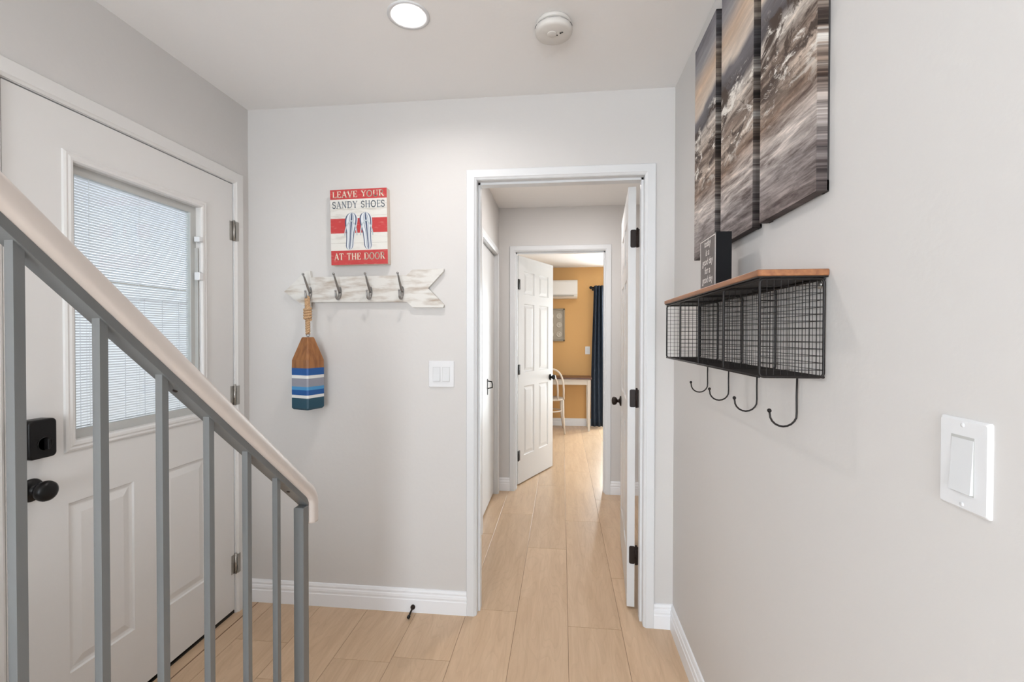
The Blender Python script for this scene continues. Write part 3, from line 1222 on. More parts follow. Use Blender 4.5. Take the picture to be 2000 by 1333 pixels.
# ------------------------------------------------------------ recessed ceiling light
cl = thing('ceiling_light', 'round recessed ceiling light glowing above the entry', 'ceiling light', (LX, LY, H))
mb = MB()
mb.lathe([(.073, 0), (.073, -.003), (.066, -.004), (.052, -.001), (.0485, .021), (.066, .021), (.066, 0)], (LX, LY, H), 'z', 40)
mb.f = [f for f in mb.f if len(f) == 4]
mb.mi = mb.mi[:len(mb.f)]
mb.sm = mb.sm[:len(mb.f)]
obj('light_trim', mb, M['white'], cl, world=True)
mb = MB()
mb.lathe([(.0485, .002), (.0485, 0), (.040, -.0025), (.025, -.004), (0, -.0045)], (LX, LY, H + .019), 'z', 40)
obj('light_lens', mb, M['lamp'], cl, world=True)
for (nm, x, y, z, m, lab) in (('hall', .10, 3.05, H2, M['lamp2'], 'unseen round flush ceiling light in the hall past the doorway'),
                              ('bed', -.9, 5.5, HB, M['lamp3'], 'unseen round flush ceiling light filling the ochre bedroom')):
    t = thing('ceiling_light', lab, 'ceiling light', (x, y, z))
    mb = MB()
    mb.lathe([(.085, 0), (.085, -.010), (.074, -.014), (.074, -.001)], (x, y, z), 'z', 32)
    obj('light_trim', mb, M['white'], t, world=True)
    mb = MB()
    mb.lathe([(.073, -.012), (.073, -.015)], (x, y, z), 'z', 32)
    obj('light_lens', mb, m, t, world=True)

# ------------------------------------------------------------ smoke detector
sd = thing('smoke_detector', 'round off-white smoke detector on the ceiling right of the light', 'smoke detector', (SXc, SYc, H))
mb = MB()
mb.lathe([(.060, 0), (.062, -.004), (.062, -.010), (.058, -.013)], (SXc, SYc, H), 'z', 48)
obj('base_plate', mb, M['detector'], sd, world=True)
mb = MB()
mb.lathe([(.054, -.012), (.057, -.016), (.064, -.019), (.066, -.024), (.066, -.036), (.063, -.041), (.056, -.044), (.03, -.0465),
          (0, -.047)], (SXc, SYc, H), 'z', 48)
obj('detector_cover', mb, M['detector'], sd, world=True)
mb = MB()
for a0, a1 in ((8, 30), (38, 68), (76, 104), (112, 142), (150, 172), (188, 350)):
    for i in range(int((a1 - a0) / 4)):
        p, q = math.radians(a0 + i * 4 + 180), math.radians(a0 + i * 4 + 184)
        P = lambda a, r, z: (SXc + math.cos(a) * r, SYc + math.sin(a) * r, H + z)
        mb.face([P(p, .0607, -.0185), P(q, .0607, -.0185), P(q, .0672, -.0232), P(p, .0672, -.0232)])
obj('vent_slot', mb, M['seal'], sd, world=True)
mb = MB()
for (dx_, dy_, r) in ((.024, -.014, .0032), (.030, -.018, .0030), (.012, -.004, .0022)):
    mb.lathe([(r, -.0462 if r > .003 else -.0475), (r, -.0485), (0, -.0487)], (SXc + dx_, SYc + dy_, H), 'z', 12)
obj('indicator', mb, M['seal'], sd, world=True)
mb = MB()
mb.lathe([(.0165, -.0465), (.0165, -.0488), (.015, -.0495), (0, -.0497)], (SXc - .006, SYc - .012, H), 'z', 24)
obj('test_button', mb, M['detector'], sd, world=True)


# ------------------------------------------------------------ lettering
def letters(mb, text, x, z, h, wtot, wgt, fn, serif=True):
    """flat serif capitals. fn(u, v) -> 3D point on the sign"""
    def arc(cx, cz, rx, rz, a0, a1, n=12):
        return [(cx + rx * math.cos(math.radians(a0 + (a1 - a0) * i / n)),
                 cz + rz * math.sin(math.radians(a0 + (a1 - a0) * i / n))) for i in range(n + 1)]
    T_, N_ = 1.0, .45
    G = {
        'L': (.62, [([(.16, 0), (.16, 1)], T_), ([(.04, .02), (.6, .02)], N_), ([(.6, .02), (.6, .24)], N_), ([(.04, .98), (.3, .98)], N_)]),
        'E': (.66, [([(.16, 0), (.16, 1)], T_), ([(.04, .02), (.62, .02), (.62, .22)], N_), ([(.04, .98), (.6, .98), (.6, .78)], N_),
                    ([(.16, .52), (.46, .52)], N_), ([(.46, .40), (.46, .64)], N_)]),
        'A': (.82, [([(.10, 0), (.40, 1)], N_), ([(.40, 1), (.72, 0)], T_), ([(.2, .34), (.6, .34)], N_), ([(.0, .02), (.22, .02)], N_),
                    ([(.58, .02), (.84, .02)], N_)]),
        'V': (.80, [([(.10, 1), (.42, 0)], T_), ([(.42, 0), (.72, 1)], N_), ([(0, .98), (.26, .98)], N_), ([(.58, .98), (.84, .98)], N_)]),
        'Y': (.78, [([(.10, 1), (.40, .5)], T_), ([(.40, .5), (.70, 1)], N_), ([(.40, .5), (.40, 0)], T_), ([(0, .98), (.24, .98)], N_),
                    ([(.56, .98), (.8, .98)], N_), ([(.26, .02), (.54, .02)], N_)]),
        'O': (.88, [(arc(.43, .5, .36, .47, 90, 270), T_), (arc(.43, .5, .36, .47, -90, 90), T_ * .9)]),
        'U': (.82, [([(.17, 1), (.17, .35)] + arc(.42, .33, .25, .31, 180, 360)[1:], T_), ([(.67, .33), (.67, 1)], N_),
                    ([(.04, .98), (.30, .98)], N_), ([(.54, .98), (.8, .98)], N_)]),
        'R': (.80, [([(.16, 0), (.16, 1)], T_), ([(.04, .98), (.42, .98)] + arc(.42, .74, .20, .24, 90, -90)[1:] + [(.16, .50)], .7),
                    ([(.40, .5), (.72, .0)], T_), ([(.04, .02), (.3, .02)], N_), ([(.66, .02), (.84, .02)], N_)]),
        'S': (.62, [(arc(.31, .74, .22, .23, 25, 270)[:-1] + arc(.31, .26, .24, .25, 90, -160), .85), ([(.52, .72), (.52, .96)], N_),
                    ([(.07, .06), (.07, .32)], N_)]),
        'N': (.86, [([(.16, 0), (.16, 1)], N_), ([(.14, 1), (.70, 0)], T_), ([(.70, 0), (.70, 1)], N_), ([(.02, .02), (.30, .02)], N_),
                    ([(.56, .98), (.84, .98)], N_), ([(.02, .98), (.2, .98)], N_)]),
        'D': (.84, [([(.16, 0), (.16, 1)], T_), ([(.04, .98), (.38, .98)] + arc(.38, .5, .36, .48, 90, -90)[1:] + [(.04, .02)], .7)]),
        'H': (.86, [([(.16, 0), (.16, 1)], T_), ([(.68, 0), (.68, 1)], T_), ([(.16, .52), (.68, .52)], N_), ([(.03, .02), (.29, .02)], N_),
                    ([(.55, .02), (.81, .02)], N_), ([(.03, .98), (.29, .98)], N_), ([(.55, .98), (.81, .98)], N_)]),
        'T': (.76, [([(.37, 0), (.37, 1)], T_), ([(.05, .76), (.05, .98), (.69, .98), (.69, .76)], N_), ([(.23, .02), (.51, .02)], N_)]),
        ' ': (.45, [])}
    adv = sum(G[c][0] + .08 for c in text) - .08
    k = wtot / adv
    px = x
    for c in text:
        wd, st = G[c]
        for pts, tk in st:
            hwid = wgt * tk / 2
            for p, q in zip(pts, pts[1:]):
                a = Vector((px + p[0] * k, z + p[1] * h))
                b = Vector((px + q[0] * k, z + q[1] * h))
                d = (b - a)
                if d.length < 1e-7:
                    continue
                d.normalize()
                nn = Vector((-d.y, d.x)) * hwid
                a2, b2 = a - d * hwid * .3, b + d * hwid * .3
                mb.face([fn(*(a2 + nn)), fn(*(b2 + nn)), fn(*(b2 - nn)), fn(*(a2 - nn))])
        px += (wd + .08) * k


# ------------------------------------------------------------ beach sign
# front face at y=D-.04, rolled about 1 degree, corners measured at (-1.1013,2.0184) (-.8218,2.0222) (-.8162,1.6646) (-1.0947,1.661)
SY = D - .040
c00 = Vector((-1.0962, 1.6612))
ux = Vector((.2795, .0037))
uz = Vector((-.0060, .3575))
SW, SH = ux.length, uz.length
exu, ezu = ux.normalized(), uz.normalized()


def sg(u, v, dd=0.0):
    p = c00 + exu * u + ezu * v
    return (p.x, SY - dd, p.y)


sign = thing('wall_sign', 'red and cream sign reading LEAVE YOUR SANDY SHOES AT THE DOOR', 'sign', (c00.x + .14, D, c00.y + .18))
mb = MB()
bands = [(0, .19, 1), (.19, .42, 0), (.42, .615, 1), (.615, .87, 0), (.87, 1.0, 1)]
for a, b, k in bands:
    mb.cm = k
    mb.face([sg(0, a * SH), sg(SW, a * SH), sg(SW, b * SH), sg(0, b * SH)])
mb.cm = 2
o4 = [(0, 0), (SW, 0), (SW, SH), (0, SH)]
for k in range(4):
    a, b = o4[k], o4[(k + 1) % 4]
    mb.face([sg(*a), sg(*b), sg(*b, -.0385), sg(*a, -.0385)])
mb.face([sg(*p, -.0385) for p in o4])
obj('sign_board', mb, [M['signcream'], M['signred'], M['signside']], sign, world=True)
mb = MB()
for v in (.285, .645, .735, .80):
    mb.face([sg(.001, v * SH, .0004), sg(SW - .001, v * SH, .0004), sg(SW - .001, v * SH + .0007, .0004), sg(.001, v * SH + .0007, .0004)])
obj('board_joint', mb, M['pframe'], sign, world=True)
mb = MB()
letters(mb, 'LEAVE YOUR', .012, SH * .893, SH * .082, SW - .026, .0054, lambda u, v: sg(u, v, .0012))
obj('lettering', mb, M['signletter'], sign, world=True)
mb = MB()
letters(mb, 'AT THE DOOR', .016, SH * .065, SH * .088, SW - .030, .0052, lambda u, v: sg(u, v, .0012))
obj('lettering', mb, M['signletter'], sign, world=True)
mb = MB()
letters(mb, 'SANDY SHOES', .010, SH * .752, SH * .088, SW - .020, .0046, lambda u, v: sg(u, v, .0012))
l2 = obj('lettering', mb, M['signgrey'], sign, world=True)
l2['label'] = 'slate grey lettering'
# flip-flops: striped soles and straps
for side in (-1, 1):
    mb = MB()
    cxs = SW * .5
    zb_, zt_ = SH * .20, SH * .69

    def prof(t):      # half width along sole, heel t=0, toe t=1
        if t < .12:
            return .0155 * math.sqrt(1 - ((.12 - t) / .12) ** 2 * .9)
        if t < .45:
            return .0155 - .001 * math.sin((t - .12) / .33 * PI) + 0.002 * (t - .12) / .33
        if t < .8:
            return .0165 + .008 * math.sin((t - .45) / .35 * PI / 2)
        return .0245 * math.sqrt(max(0, 1 - ((t - .8) / .2) ** 2 * .97))
    n = 26
    fr = [(-1, -.78, 1), (-.78, -.62, 0), (-.62, -.34, 0), (-.34, -.26, 1), (-.26, -.12, 0), (-.12, .16, 1), (.16, .30, 0), (.30, .36, 1),
          (.36, .66, 0), (.66, .86, 1), (.86, 1, 0)]
    for i in range(n):
        t0, t1 = i / n, (i + 1) / n
        w0, w1 = prof(t0) * 1.26, prof(t1) * 1.26
        c0 = cxs + side * (.033 * t0 + .047 * (1 - t0))
        c1 = cxs + side * (.033 * t1 + .047 * (1 - t1))
        z0_, z1_ = zb_ + (zt_ - zb_) * t0, zb_ + (zt_ - zb_) * t1
        for a, b, k in fr:
            mb.cm = k
            mb.face([sg(c0 + a * w0, z0_, .0015), sg(c0 + b * w0, z0_, .0015), sg(c1 + b * w1, z1_, .0015), sg(c1 + a * w1, z1_, .0015)])
    mo = obj('flip_flop_motif', mb, [M['sole'], M['navy']], sign, world=True)
    mb = MB()
    tz = zb_ + (zt_ - zb_) * .78
    for s2 in (-1, 1):
        pl = []
        for i in range(9):
            t = i / 8
            u = cxs + side * .036 + side * .003 * t + s2 * .030 * math.sin(t * PI / 2)
            v = tz - (zt_ - zb_) * (.40 * t ** 1.5)
            pl.append((u, v))
        for p, q in zip(pl, pl[1:]):
            a, b = Vector(p), Vector(q)
            d = (b - a).normalized()
            nn = Vector((-d.y, d.x)) * .0029
            mb.face([sg(*(a + nn), .0022), sg(*(b + nn), .0022), sg(*(b - nn), .0022), sg(*(a - nn), .0022)])
    obj('strap', mb, M['strap'], mo, world=True)

# ------------------------------------------------------------ arrow coat rack
yF = D - .020
rk = thing('coat_rack', 'whitewashed wooden arrow coat rack with four hooks below the red sign', 'coat rack', (-.95, D, 1.48))
out = [(-1.349, 1.5390), (-1.2355, 1.6385), (-1.2150, 1.6385), (-1.2130, 1.6085), (-.7340, 1.6115), (-.7050, 1.6380), (-.5530, 1.6408), (-.5540, 1.6290),
       (-.6290, 1.5500), (-.5520, 1.4700), (-.5560, 1.4580), (-.7040, 1.4588), (-.7330, 1.4860), (-1.2130, 1.4870), (-1.2150, 1.4580), (-1.2310, 1.4580)]
mb = MB()
n_ = len(out)
i0 = [mb.pt((x, D - .0005, z)) for x, z in out]
i1 = [mb.pt((x, yF, z)) for x, z in out]
mb.idx(i1)
mb.idx(i0[::-1])
for k in range(n_):
    mb.idx((i0[k], i0[(k + 1) % n_], i1[(k + 1) % n_], i1[k]))
obj('arrow_board', mb, M['rack'], rk, world=True)
HX = [-1.2130, -1.0625, -.9090, -.7530]
for hx_ in HX:
    mb = MB()
    z0_ = 1.530
    # back plate
    mb.prism([(hx_ + .0085 * math.cos(2 * PI * i / 16), z0_ + .004 + .026 * math.sin(2 * PI * i / 16)) for i in range(16)],
             lambda u, v, w_: (u, w_, v), yF, yF - .004)
    # upper prong
    up = [(hx_, yF - .004, z0_ + .004), (hx_, yF - .014, z0_ + .012), (hx_, yF - .028, z0_ + .030), (hx_, yF - .042, z0_ + .050),
          (hx_, yF - .055, z0_ + .070), (hx_, yF - .064, z0_ + .080)]
    mb.tube(up, [.0068, .0062, .0056, .0050, .0042, .0038], 10)
    mb.ball((hx_, yF - .066, z0_ + .084), .0062, 10)
    # lower hook
    lo_ = [(hx_, yF - .004, z0_)]
    for i in range(10):
        a = math.radians(180 - 20 * i)
        lo_.append((hx_, yF - .024 + .019 * math.cos(math.radians(0 + 21 * i)), z0_ - .012 - .019 * math.sin(math.radians(21 * i))))
    lo_.append((hx_, yF - .046, z0_ + .004))
    mb.tube(lo_, [.006] + [.0055] * 8 + [.005] * 2 + [.004], 10)
    mb.ball((hx_, yF - .0465, z0_ + .006), .0055, 10)
    obj('coat_hook', mb, M['iron'], rk, world=True)

# ------------------------------------------------------------ buoy
BX, BY = -1.190, D - .085
k_ = (BY) / 2.0                 # measured at y=2.0


def bz(z):
    return 1.3261 + (z - 1.3261) * (BY - .078) / 2.0


by = thing('wooden_buoy', 'hanging wooden buoy with blue, white and grey painted stripes', 'buoy', (BX, BY, bz(1.45)))
zz = [bz(v) for v in (.9806, 1.0355, 1.0492, 1.0728, 1.0884, 1.1269, 1.1413, 1.1742, 1.2108)]
ztop = bz(1.3179)
hd = .0735            # half diagonal
mb = MB()


def sqr(h, z, c=.12):
    """square turned 45 degrees with small chamfers"""
    o = []
    for i in range(4):
        a = math.radians(90 * i - 62)
        p = Vector((math.cos(a), math.sin(a)))
        t = Vector((-p.y, p.x))
        o.append((BX + h * (p.x * (1 - c) - t.x * c), BY + h * (p.y * (1 - c) - t.y * c), z))
        o.append((BX + h * (p.x * (1 - c) + t.x * c), BY + h * (p.y * (1 - c) + t.y * c), z))
    return o


lev = [(hd - .008, zz[0], 5), (hd, zz[0] + .008, 5), (hd, zz[1], 2), (hd, zz[2], 1), (hd, zz[3], 4), (hd, zz[4], 3), (hd, zz[5], 2),
       (hd, zz[6], 1), (hd, zz[7], 0), (hd, zz[8], 0), (hd * .40, ztop - .004, 0), (hd * .34, ztop, 0)]
rg = [[mb.pt(p) for p in sqr(h, z, .055 if i < 9 else .07)] for i, (h, z, c) in enumerate(lev)]
for i in range(len(rg) - 1):
    mb.cm = lev[i][2]
    for k in range(8):
        mb.idx((rg[i][k], rg[i][(k + 1) % 8], rg[i + 1][(k + 1) % 8], rg[i + 1][k]))
mb.cm = 5
mb.idx(rg[0][::-1])
mb.cm = 0
mb.idx(rg[-1])
obj('float_body', mb, [M['buoywood'], M['b_blue'], M['b_white'], M['b_sky'], M['b_grey'], M['b_teal']], by, world=True)
bodyo = bpy.data.objects[by.children[0].name]
mt = bodyo.data
# stripe order from the bottom: teal, white, blue, sky, grey, white, blue
order = {0: 5, 1: 5, 2: 2, 3: 1, 4: 3, 5: 4, 6: 2, 7: 1, 8: 0, 9: 0, 10: 0}
for i in range(11):
    for k in range(8):
        mt.polygons[i * 8 + k].material_index = order[i]
mb = MB()
ringc = ztop + .012
mb.tube([(BX + .0095 * math.cos(2 * PI * i / 20), BY, ringc + .0095 * math.sin(2 * PI * i / 20)) for i in range(20)], .0019, 8, closed=True)
mb.tube([(BX, BY, ztop - .002), (BX, BY, ztop + .004)], .003, 8)
obj('eye_screw', mb, M['iron'], by, world=True)
# rope: two strands twisted, up to the knot and on to the hook
mb = MB()
hookp = Vector((HX[0], yF - .030, 1.499))
z_a, z_b, z_c = ringc + .004, bz(1.4062), bz(1.4504)


def twist(p0, p1, r, turns, rad, ph):
    pts = []
    N = 40
    for i in range(N + 1):
        t = i / N
        c = p0.lerp(p1, t)
        a = 2 * PI * turns * t + ph
        pts.append((c.x + rad * math.cos(a), c.y + rad * math.sin(a), c.z))
    return pts


pA, pB = Vector((BX, BY, z_a)), Vector((BX - .001, BY, z_b))
pC, pD_ = Vector((BX - .001, BY, z_c)), hookp
for ph in (0, PI):
    mb.tube(twist(pA, pB, 0, 3.2, .0056, ph), .0062, 7)
    mb.tube(twist(pC, pD_, 0, 3.4, .0060, ph), .0068, 7)
top = []
for i in range(13):
    a = math.radians(-30 + 240 * i / 12)
    top.append((hookp.x + .008 * math.cos(a), hookp.y, hookp.z + .012 * math.sin(a)))
mb.tube(top, .0062, 7)
obj('rope', mb, M['rope'], by, world=True)
mb = MB()
kn = []
for i in range(90):
    t = i / 89
    a = 2 * PI * 4.4 * t
    kn.append((BX - .001 + .0135 * math.cos(a), BY + .0135 * math.sin(a), z_b - .006 + (z_c - z_b + .012) * t))
mb.tube(kn, .0068, 7)
obj('rope_knot', mb, M['rope'], by, world=True)


# ------------------------------------------------------------ light switches
def switch_front():
    t = thing('light_switch', 'white double rocker switch plate on the wall left of the doorway', 'light switch', (-.567, D, 1.142))
    x0, x1, z0, z1 = -.6305, -.5065, 1.0800, 1.2060
    mb = MB()
    prev = None
    for ins, dep in ((0, 0), (0, .003), (.003, .006)):
        ring = [mb.pt((x, D - dep, z)) for x, z in rrect(x0 + ins, x1 - ins, z0 + ins, z1 - ins, .004, 3)]
        if prev:
            for k in range(len(ring)):
                mb.idx((prev[k], prev[(k + 1) % len(ring)], ring[(k + 1) % len(ring)], ring[k]))
        prev = ring
    mb.idx(prev)
    obj('cover_plate', mb, M['plastic'], t, world=True)
    for cx in (-.5915, -.5455):
        mb = MB()
        mb.cm = 1
        mb.box((cx - .0178, D - .0064, 1.1085), (cx + .0178, D - .005, 1.1775))
        mb.cm = 0
        pts = [(D - .006, 1.110), (D - .0105, 1.110), (D - .0075, 1.143), (D - .0065, 1.176), (D - .006, 1.176)]
        mb.prism(pts, lambda u, v, w_: (w_, u, v), cx - .0163, cx + .0163)
        obj('rocker', mb, [M['plastic2'], M['spacer']], t, world=True)


switch_front()
t = thing('light_switch', 'white single rocker switch plate on the right-hand wall', 'light switch', (R, .635, 1.165))
mb = MB()
prev = None
y0_, y1_, z0_, z1_ = .598, .671, 1.109, 1.2235
for ins, dep in ((0, 0), (0, .0022), (.003, .0048)):
    ring = [mb.pt((R - dep, y, z)) for y, z in rrect(y0_ + ins, y1_ - ins, z0_ + ins, z1_ - ins, .003, 3)]
    if prev:
        for k in range(len(ring)):
            mb.idx((prev[k], prev[(k + 1) % len(ring)], ring[(k + 1) % len(ring)], ring[k]))
    prev = ring
mb.idx(prev)
obj('cover_plate', mb, M['plastic'], t, world=True)
mb = MB()
mb.cm = 1
mb.box((R - .0050, .6175, 1.1300), (R - .0040, .6515, 1.2020))
mb.cm = 0
pts = [(R - .004, 1.1320), (R - .0088, 1.1320), (R - .0066, 1.166), (R - .0054, 1.1985), (R - .004, 1.1985)]
mb.prism(pts, lambda u, v, w_: (u, w_, v), .6188, .6502)
obj('rocker', mb, [M['plastic2'], M['spacer']], t, world=True)
for z in (1.1165, 1.2155):
    mb = MB()
    mb.lathe([(.0028, .0042), (.0028, .0054), (.002, .0058), (0, .006)], (R, .6345, z), '-x', 12)
    obj('plate_screw', mb, M['plastic2'], t, world=True)
# bedroom outlet
t = thing('wall_outlet', 'small white outlet on the ochre wall above the desk', 'outlet', (.372, B, 1.112))
mb = MB()
mb.box((.337, B - .006, 1.055), (.407, B, 1.170), .002)
obj('cover_plate', mb, M['plastic'], t, world=True)
for z in (1.093, 1.132):
    mb = MB()
    mb.lathe([(.016, 0), (.016, .0075)], (.372, B, z), '-y', 16)
    obj('socket', mb, M['plastic2'], t, world=True)

# ------------------------------------------------------------ door stop
t = thing('door_stop', 'small black door stop on the baseboard left of the doorway', 'door stop', (-.705, D - .014, .025))
yb_ = D - .014
sx = -.7045
pa_, pb_ = Vector((sx, yb_, .030)), Vector((sx - .004, yb_ - .062, .010))
dv = (pb_ - pa_).normalized()
mb = MB()
mb.ball((sx, yb_ - .005, .029), .0115, 14)
mb.tube([pa_, pa_ + dv * .012, pa_ + dv * .020, pa_ + dv * .052], [.009, .0062, .0042, .0042], 12)
obj('stop_rod', mb, M['bronze'], t, world=True)
mb = MB()
mb.tube([pa_ + dv * .050, pa_ + dv * .053, pb_ - dv * .002, pb_], [.0058, .0072, .0072, .0050], 12)
obj('rubber_tip', mb, M['black'], t, world=True)

# ------------------------------------------------------------ canvases
for (ya, yb, lab) in ((1.528, 1.758, 'grey shore canvas print farthest from the camera, beside the room corner'),
                      (1.236, 1.476, 'middle one of the three grey shore canvas prints above the wire shelf'),
                      (0.939, 1.195, 'nearest of the three shore canvas prints, at the right, whole side edge showing')):
    t = thing('canvas_print', lab, 'wall art', (R, (ya + yb) / 2, 1.6), 0, 'three shore canvas prints on the right wall')
    xf = .4775
    mb = MB()
    mb.box((xf, ya, 1.6), (R - .004, yb, 2.352), .0012)
    pc = obj('printed_canvas', mb, [M['canvas'], M['canvas_wrap'] if ya < 1 else M['canvas_wrap_shaded']], t, world=True)
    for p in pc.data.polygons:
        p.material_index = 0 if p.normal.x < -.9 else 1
    mb = MB()
    for (p, q, r_, s_) in ((ya + .002, yb - .002, 1.602, 1.622), (ya + .002, yb - .002, 2.330, 2.350), (ya + .002, ya + .022, 1.6, 2.35),
                           (yb - .022, yb - .002, 1.6, 2.35)):
        mb.box((R - .004, p, r_), (R - .0005, q, s_))
    obj('stretcher_frame', mb, M['canvasedge'], t, world=True)

# ------------------------------------------------------------ wire shelf
sh = thing('wall_shelf', 'wooden-topped black wire mesh wall shelf with hooks on the right wall', 'shelf', (R, 1.35, 1.245))
mb = MB()
mb.box((.3713, .9346, 1.4410), (R - .001, 1.7500, 1.4535), .0015)
obj('wooden_top', mb, M['shelfwood'], sh, world=True)
SX0, SX1 = .3790, .4955
mb = MB()
mb.box((.3735, .9385, 1.4385), (R - .001, 1.7460, 1.4409))
obj('top_backing', mb, M['wire'], sh, world=True)
SZ0, SZ1 = 1.2475, 1.4355
YS = [.9435, 1.1455, 1.3480, 1.5505, 1.7530]
YS[-1] = 1.7420


def loop(y, r=.0026, rc=.008):
    pts = [(x, y, z) for x, z in rrect(SX0, SX1, SZ0, SZ1, rc, 4)]
    return pts


for i, y in enumerate(YS):
    mb = MB()
    mb.tube(loop(y), .0026, 8, closed=True)
    obj('frame_loop', mb, M['wire'], sh, world=True)
mb = MB()
for x in (SX0, SX1):
    for z in (SZ0, SZ1):
        mb.tube([(x, YS[0], z), (x, YS[-1], z)], .0026, 8)
obj('frame_rail', mb, M['wire'], sh, world=True)
G_ = .0135


def wire(mb, a, b, r=.00062):
    mb.tube([a, b], r, 4, caps=False)


# back mesh
mb = MB()
n = int(round((YS[-1] - YS[0]) / G_))
for i in range(1, n):
    y = YS[0] + (YS[-1] - YS[0]) * i / n
    wire(mb, (SX1, y, SZ0), (SX1, y, SZ1))
m_ = int(round((SZ1 - SZ0) / G_))
for i in range(1, m_):
    z = SZ0 + (SZ1 - SZ0) * i / m_
    wire(mb, (SX1 - .0012, YS[0], z), (SX1 - .0012, YS[-1], z))
obj('back_mesh', mb, M['wire'], sh, world=True)
# sides and dividers
q = int(round((SX1 - SX0) / G_))
for y in YS:
    mb = MB()
    for i in range(1, q):
        x = SX0 + (SX1 - SX0) * i / q
        wire(mb, (x, y, SZ0), (x, y, SZ1))
    for i in range(1, m_):
        z = SZ0 + (SZ1 - SZ0) * i / m_
        wire(mb, (SX0, y + .0012, z), (SX1, y + .0012, z))
    obj('divider_mesh', mb, M['wire'], sh, world=True)
mb = MB()
for i in range(1, q):
    x = SX0 + (SX1 - SX0) * i / q
    wire(mb, (x, YS[0], SZ0), (x, YS[-1], SZ0))
for i in range(1, n):
    y = YS[0] + (YS[-1] - YS[0]) * i / n
    wire(mb, (SX0, y, SZ0 + .0012), (SX1, y, SZ0 + .0012))
obj('bottom_mesh', mb, M['wire'], sh, world=True)
for i in range(4):
    yc = (YS[i] + YS[i + 1]) / 2 - (.004 if i < 3 else 0)
    mb = MB()
    rad = .0275
    x0 = SX1 - .001
    pts = [(x0, yc, SZ0), (x0 - .001, yc, SZ0 - .05), (x0 - .0005, yc, 1.134 + rad + .004)]
    for j in range(11):
        a = math.radians(-18 * j + 0)
        pts.append((x0 - rad + rad * math.cos(a), yc, 1.134 + rad + rad * math.sin(a)))
    pts = pts[:3] + pts[4:]
    pts[-1] = (x0 - 2 * rad + .001, yc, 1.134 + rad - .004)
    pts.append((x0 - 2 * rad - .0005, yc, 1.134 + rad + .004))
    mb.tube(pts, .0021, 8)
    mb.ball((x0 - 2 * rad - .0005, yc, 1.134 + rad + .006), .0046, 10)
    obj('hook', mb, M['wire'], sh, world=True)
for y in (YS[0] + .013, YS[2] + .012):
    mb = MB()
    mb.lathe([(.0075, .0065), (.0075, .0085), (.004, .010), (0, .0105)], (R, y, SZ1 - .011), '-x', 14)
    mb.tube([(R - .001, y, SZ1 - .011), (R - .008, y, SZ1 - .011)], .002, 8)
    obj('mounting_screw', mb, M['nickel'], sh, world=True)

# ------------------------------------------------------------ block sign on the shelf
t = thing('block_sign', 'black wooden block sign reading today is a good day, standing on the wire shelf', 'sign', (.42, 1.34, 1.4535))
ax0, ax1, ay0, ay1, az0, az1 = .4005, .4400, 1.2700, 1.4100, 1.4536, 1.6000
mb = MB()
mb.box((ax0, ay0, az0), (ax1, ay1, az1), .001)
blk = obj('block', mb, M['blockblack'], t, world=True)
mb = MB()
mb.box((ax0 - .0006, ay0 + .001, az0 + .001), (ax0 + .0002, ay1 - .001, az1 - .001))
obj('sign_face', mb, M['chalk'], t, world=True)
mb = MB()
i_ = .004
e_ = .0022
for (p, q_, r_, s_) in ((ay0 + i_, ay1 - i_, az1 - i_ - e_, az1 - i_), (ay0 + i_, ay1 - i_, az0 + i_, az0 + i_ + e_),
                        (ay0 + i_, ay0 + i_ + e_, az0 + i_, az1 - i_), (ay1 - i_ - e_, ay1 - i_, az0 + i_, az1 - i_)):
    mb.box((ax0 - .0011, p, r_), (ax0 - .0005, q_, s_))
obj('border_line', mb, M['ink'], t, world=True)
# handwritten lower-case lines
for ln, (s_, zc_) in enumerate((('today', .127), ('is a', .102), ('good day', .077), ('for a', .052), ('good day', .027))):
    cu = bpy.data.curves.new('tmp', 'FONT')
    cu.body = s_
    cu.size = .027 if 'good' not in s_ else .0265
    cu.align_x = 'CENTER'
    cu.shear = .15
    cu.offset = .0004
    cu.resolution_u = 3
    to = bpy.data.objects.new('tmp', cu)
    C.objects.link(to)
    bpy.context.view_layer.update()
    dg = bpy.context.evaluated_depsgraph_get()
    me = bpy.data.meshes.new_from_object(to.evaluated_get(dg))
    ml = MB()
    base = 0
    for v in me.vertices:     # text x runs along -y (read from the room side), y up
        ml.v.append((ax0 - .0012, (ay0 + ay1) / 2 - v.co.x * .92, az0 + zc_ - .006 + v.co.y))
    for p in me.polygons:
        ml.f.append([base + k for k in p.vertices])
        ml.mi.append(0)
        ml.sm.append(False)
    bpy.data.objects.remove(to)
    bpy.data.curves.remove(cu)
    bpy.data.meshes.remove(me)
    obj('lettering', ml, M['ink'], t, world=True, recalc=False)

# ------------------------------------------------------------ bedroom things
# air conditioner
t = thing('air_conditioner', 'white wall-mounted air conditioner high on the ochre wall', 'air conditioner', (-.15, B, 1.87))
ax, bx_ = -.56, .216
mb = MB()
prof = [(B, 2.125), (6.72, 2.125), (6.675, 2.115), (6.660, 2.09), (6.655, 1.92), (6.675, 1.885), (6.73, 1.868), (B, 1.868)]
mb.prism(prof, lambda u, v, w_: (w_, u, v), ax, bx_)
ac = obj('housing', mb, M['ac'], t, world=True)
mb = MB()
mb.box((ax + .03, 6.6535, 1.888), (bx_ - .05, 6.70, 1.898))
obj('air_outlet', mb, M['pframe'], t, world=True)
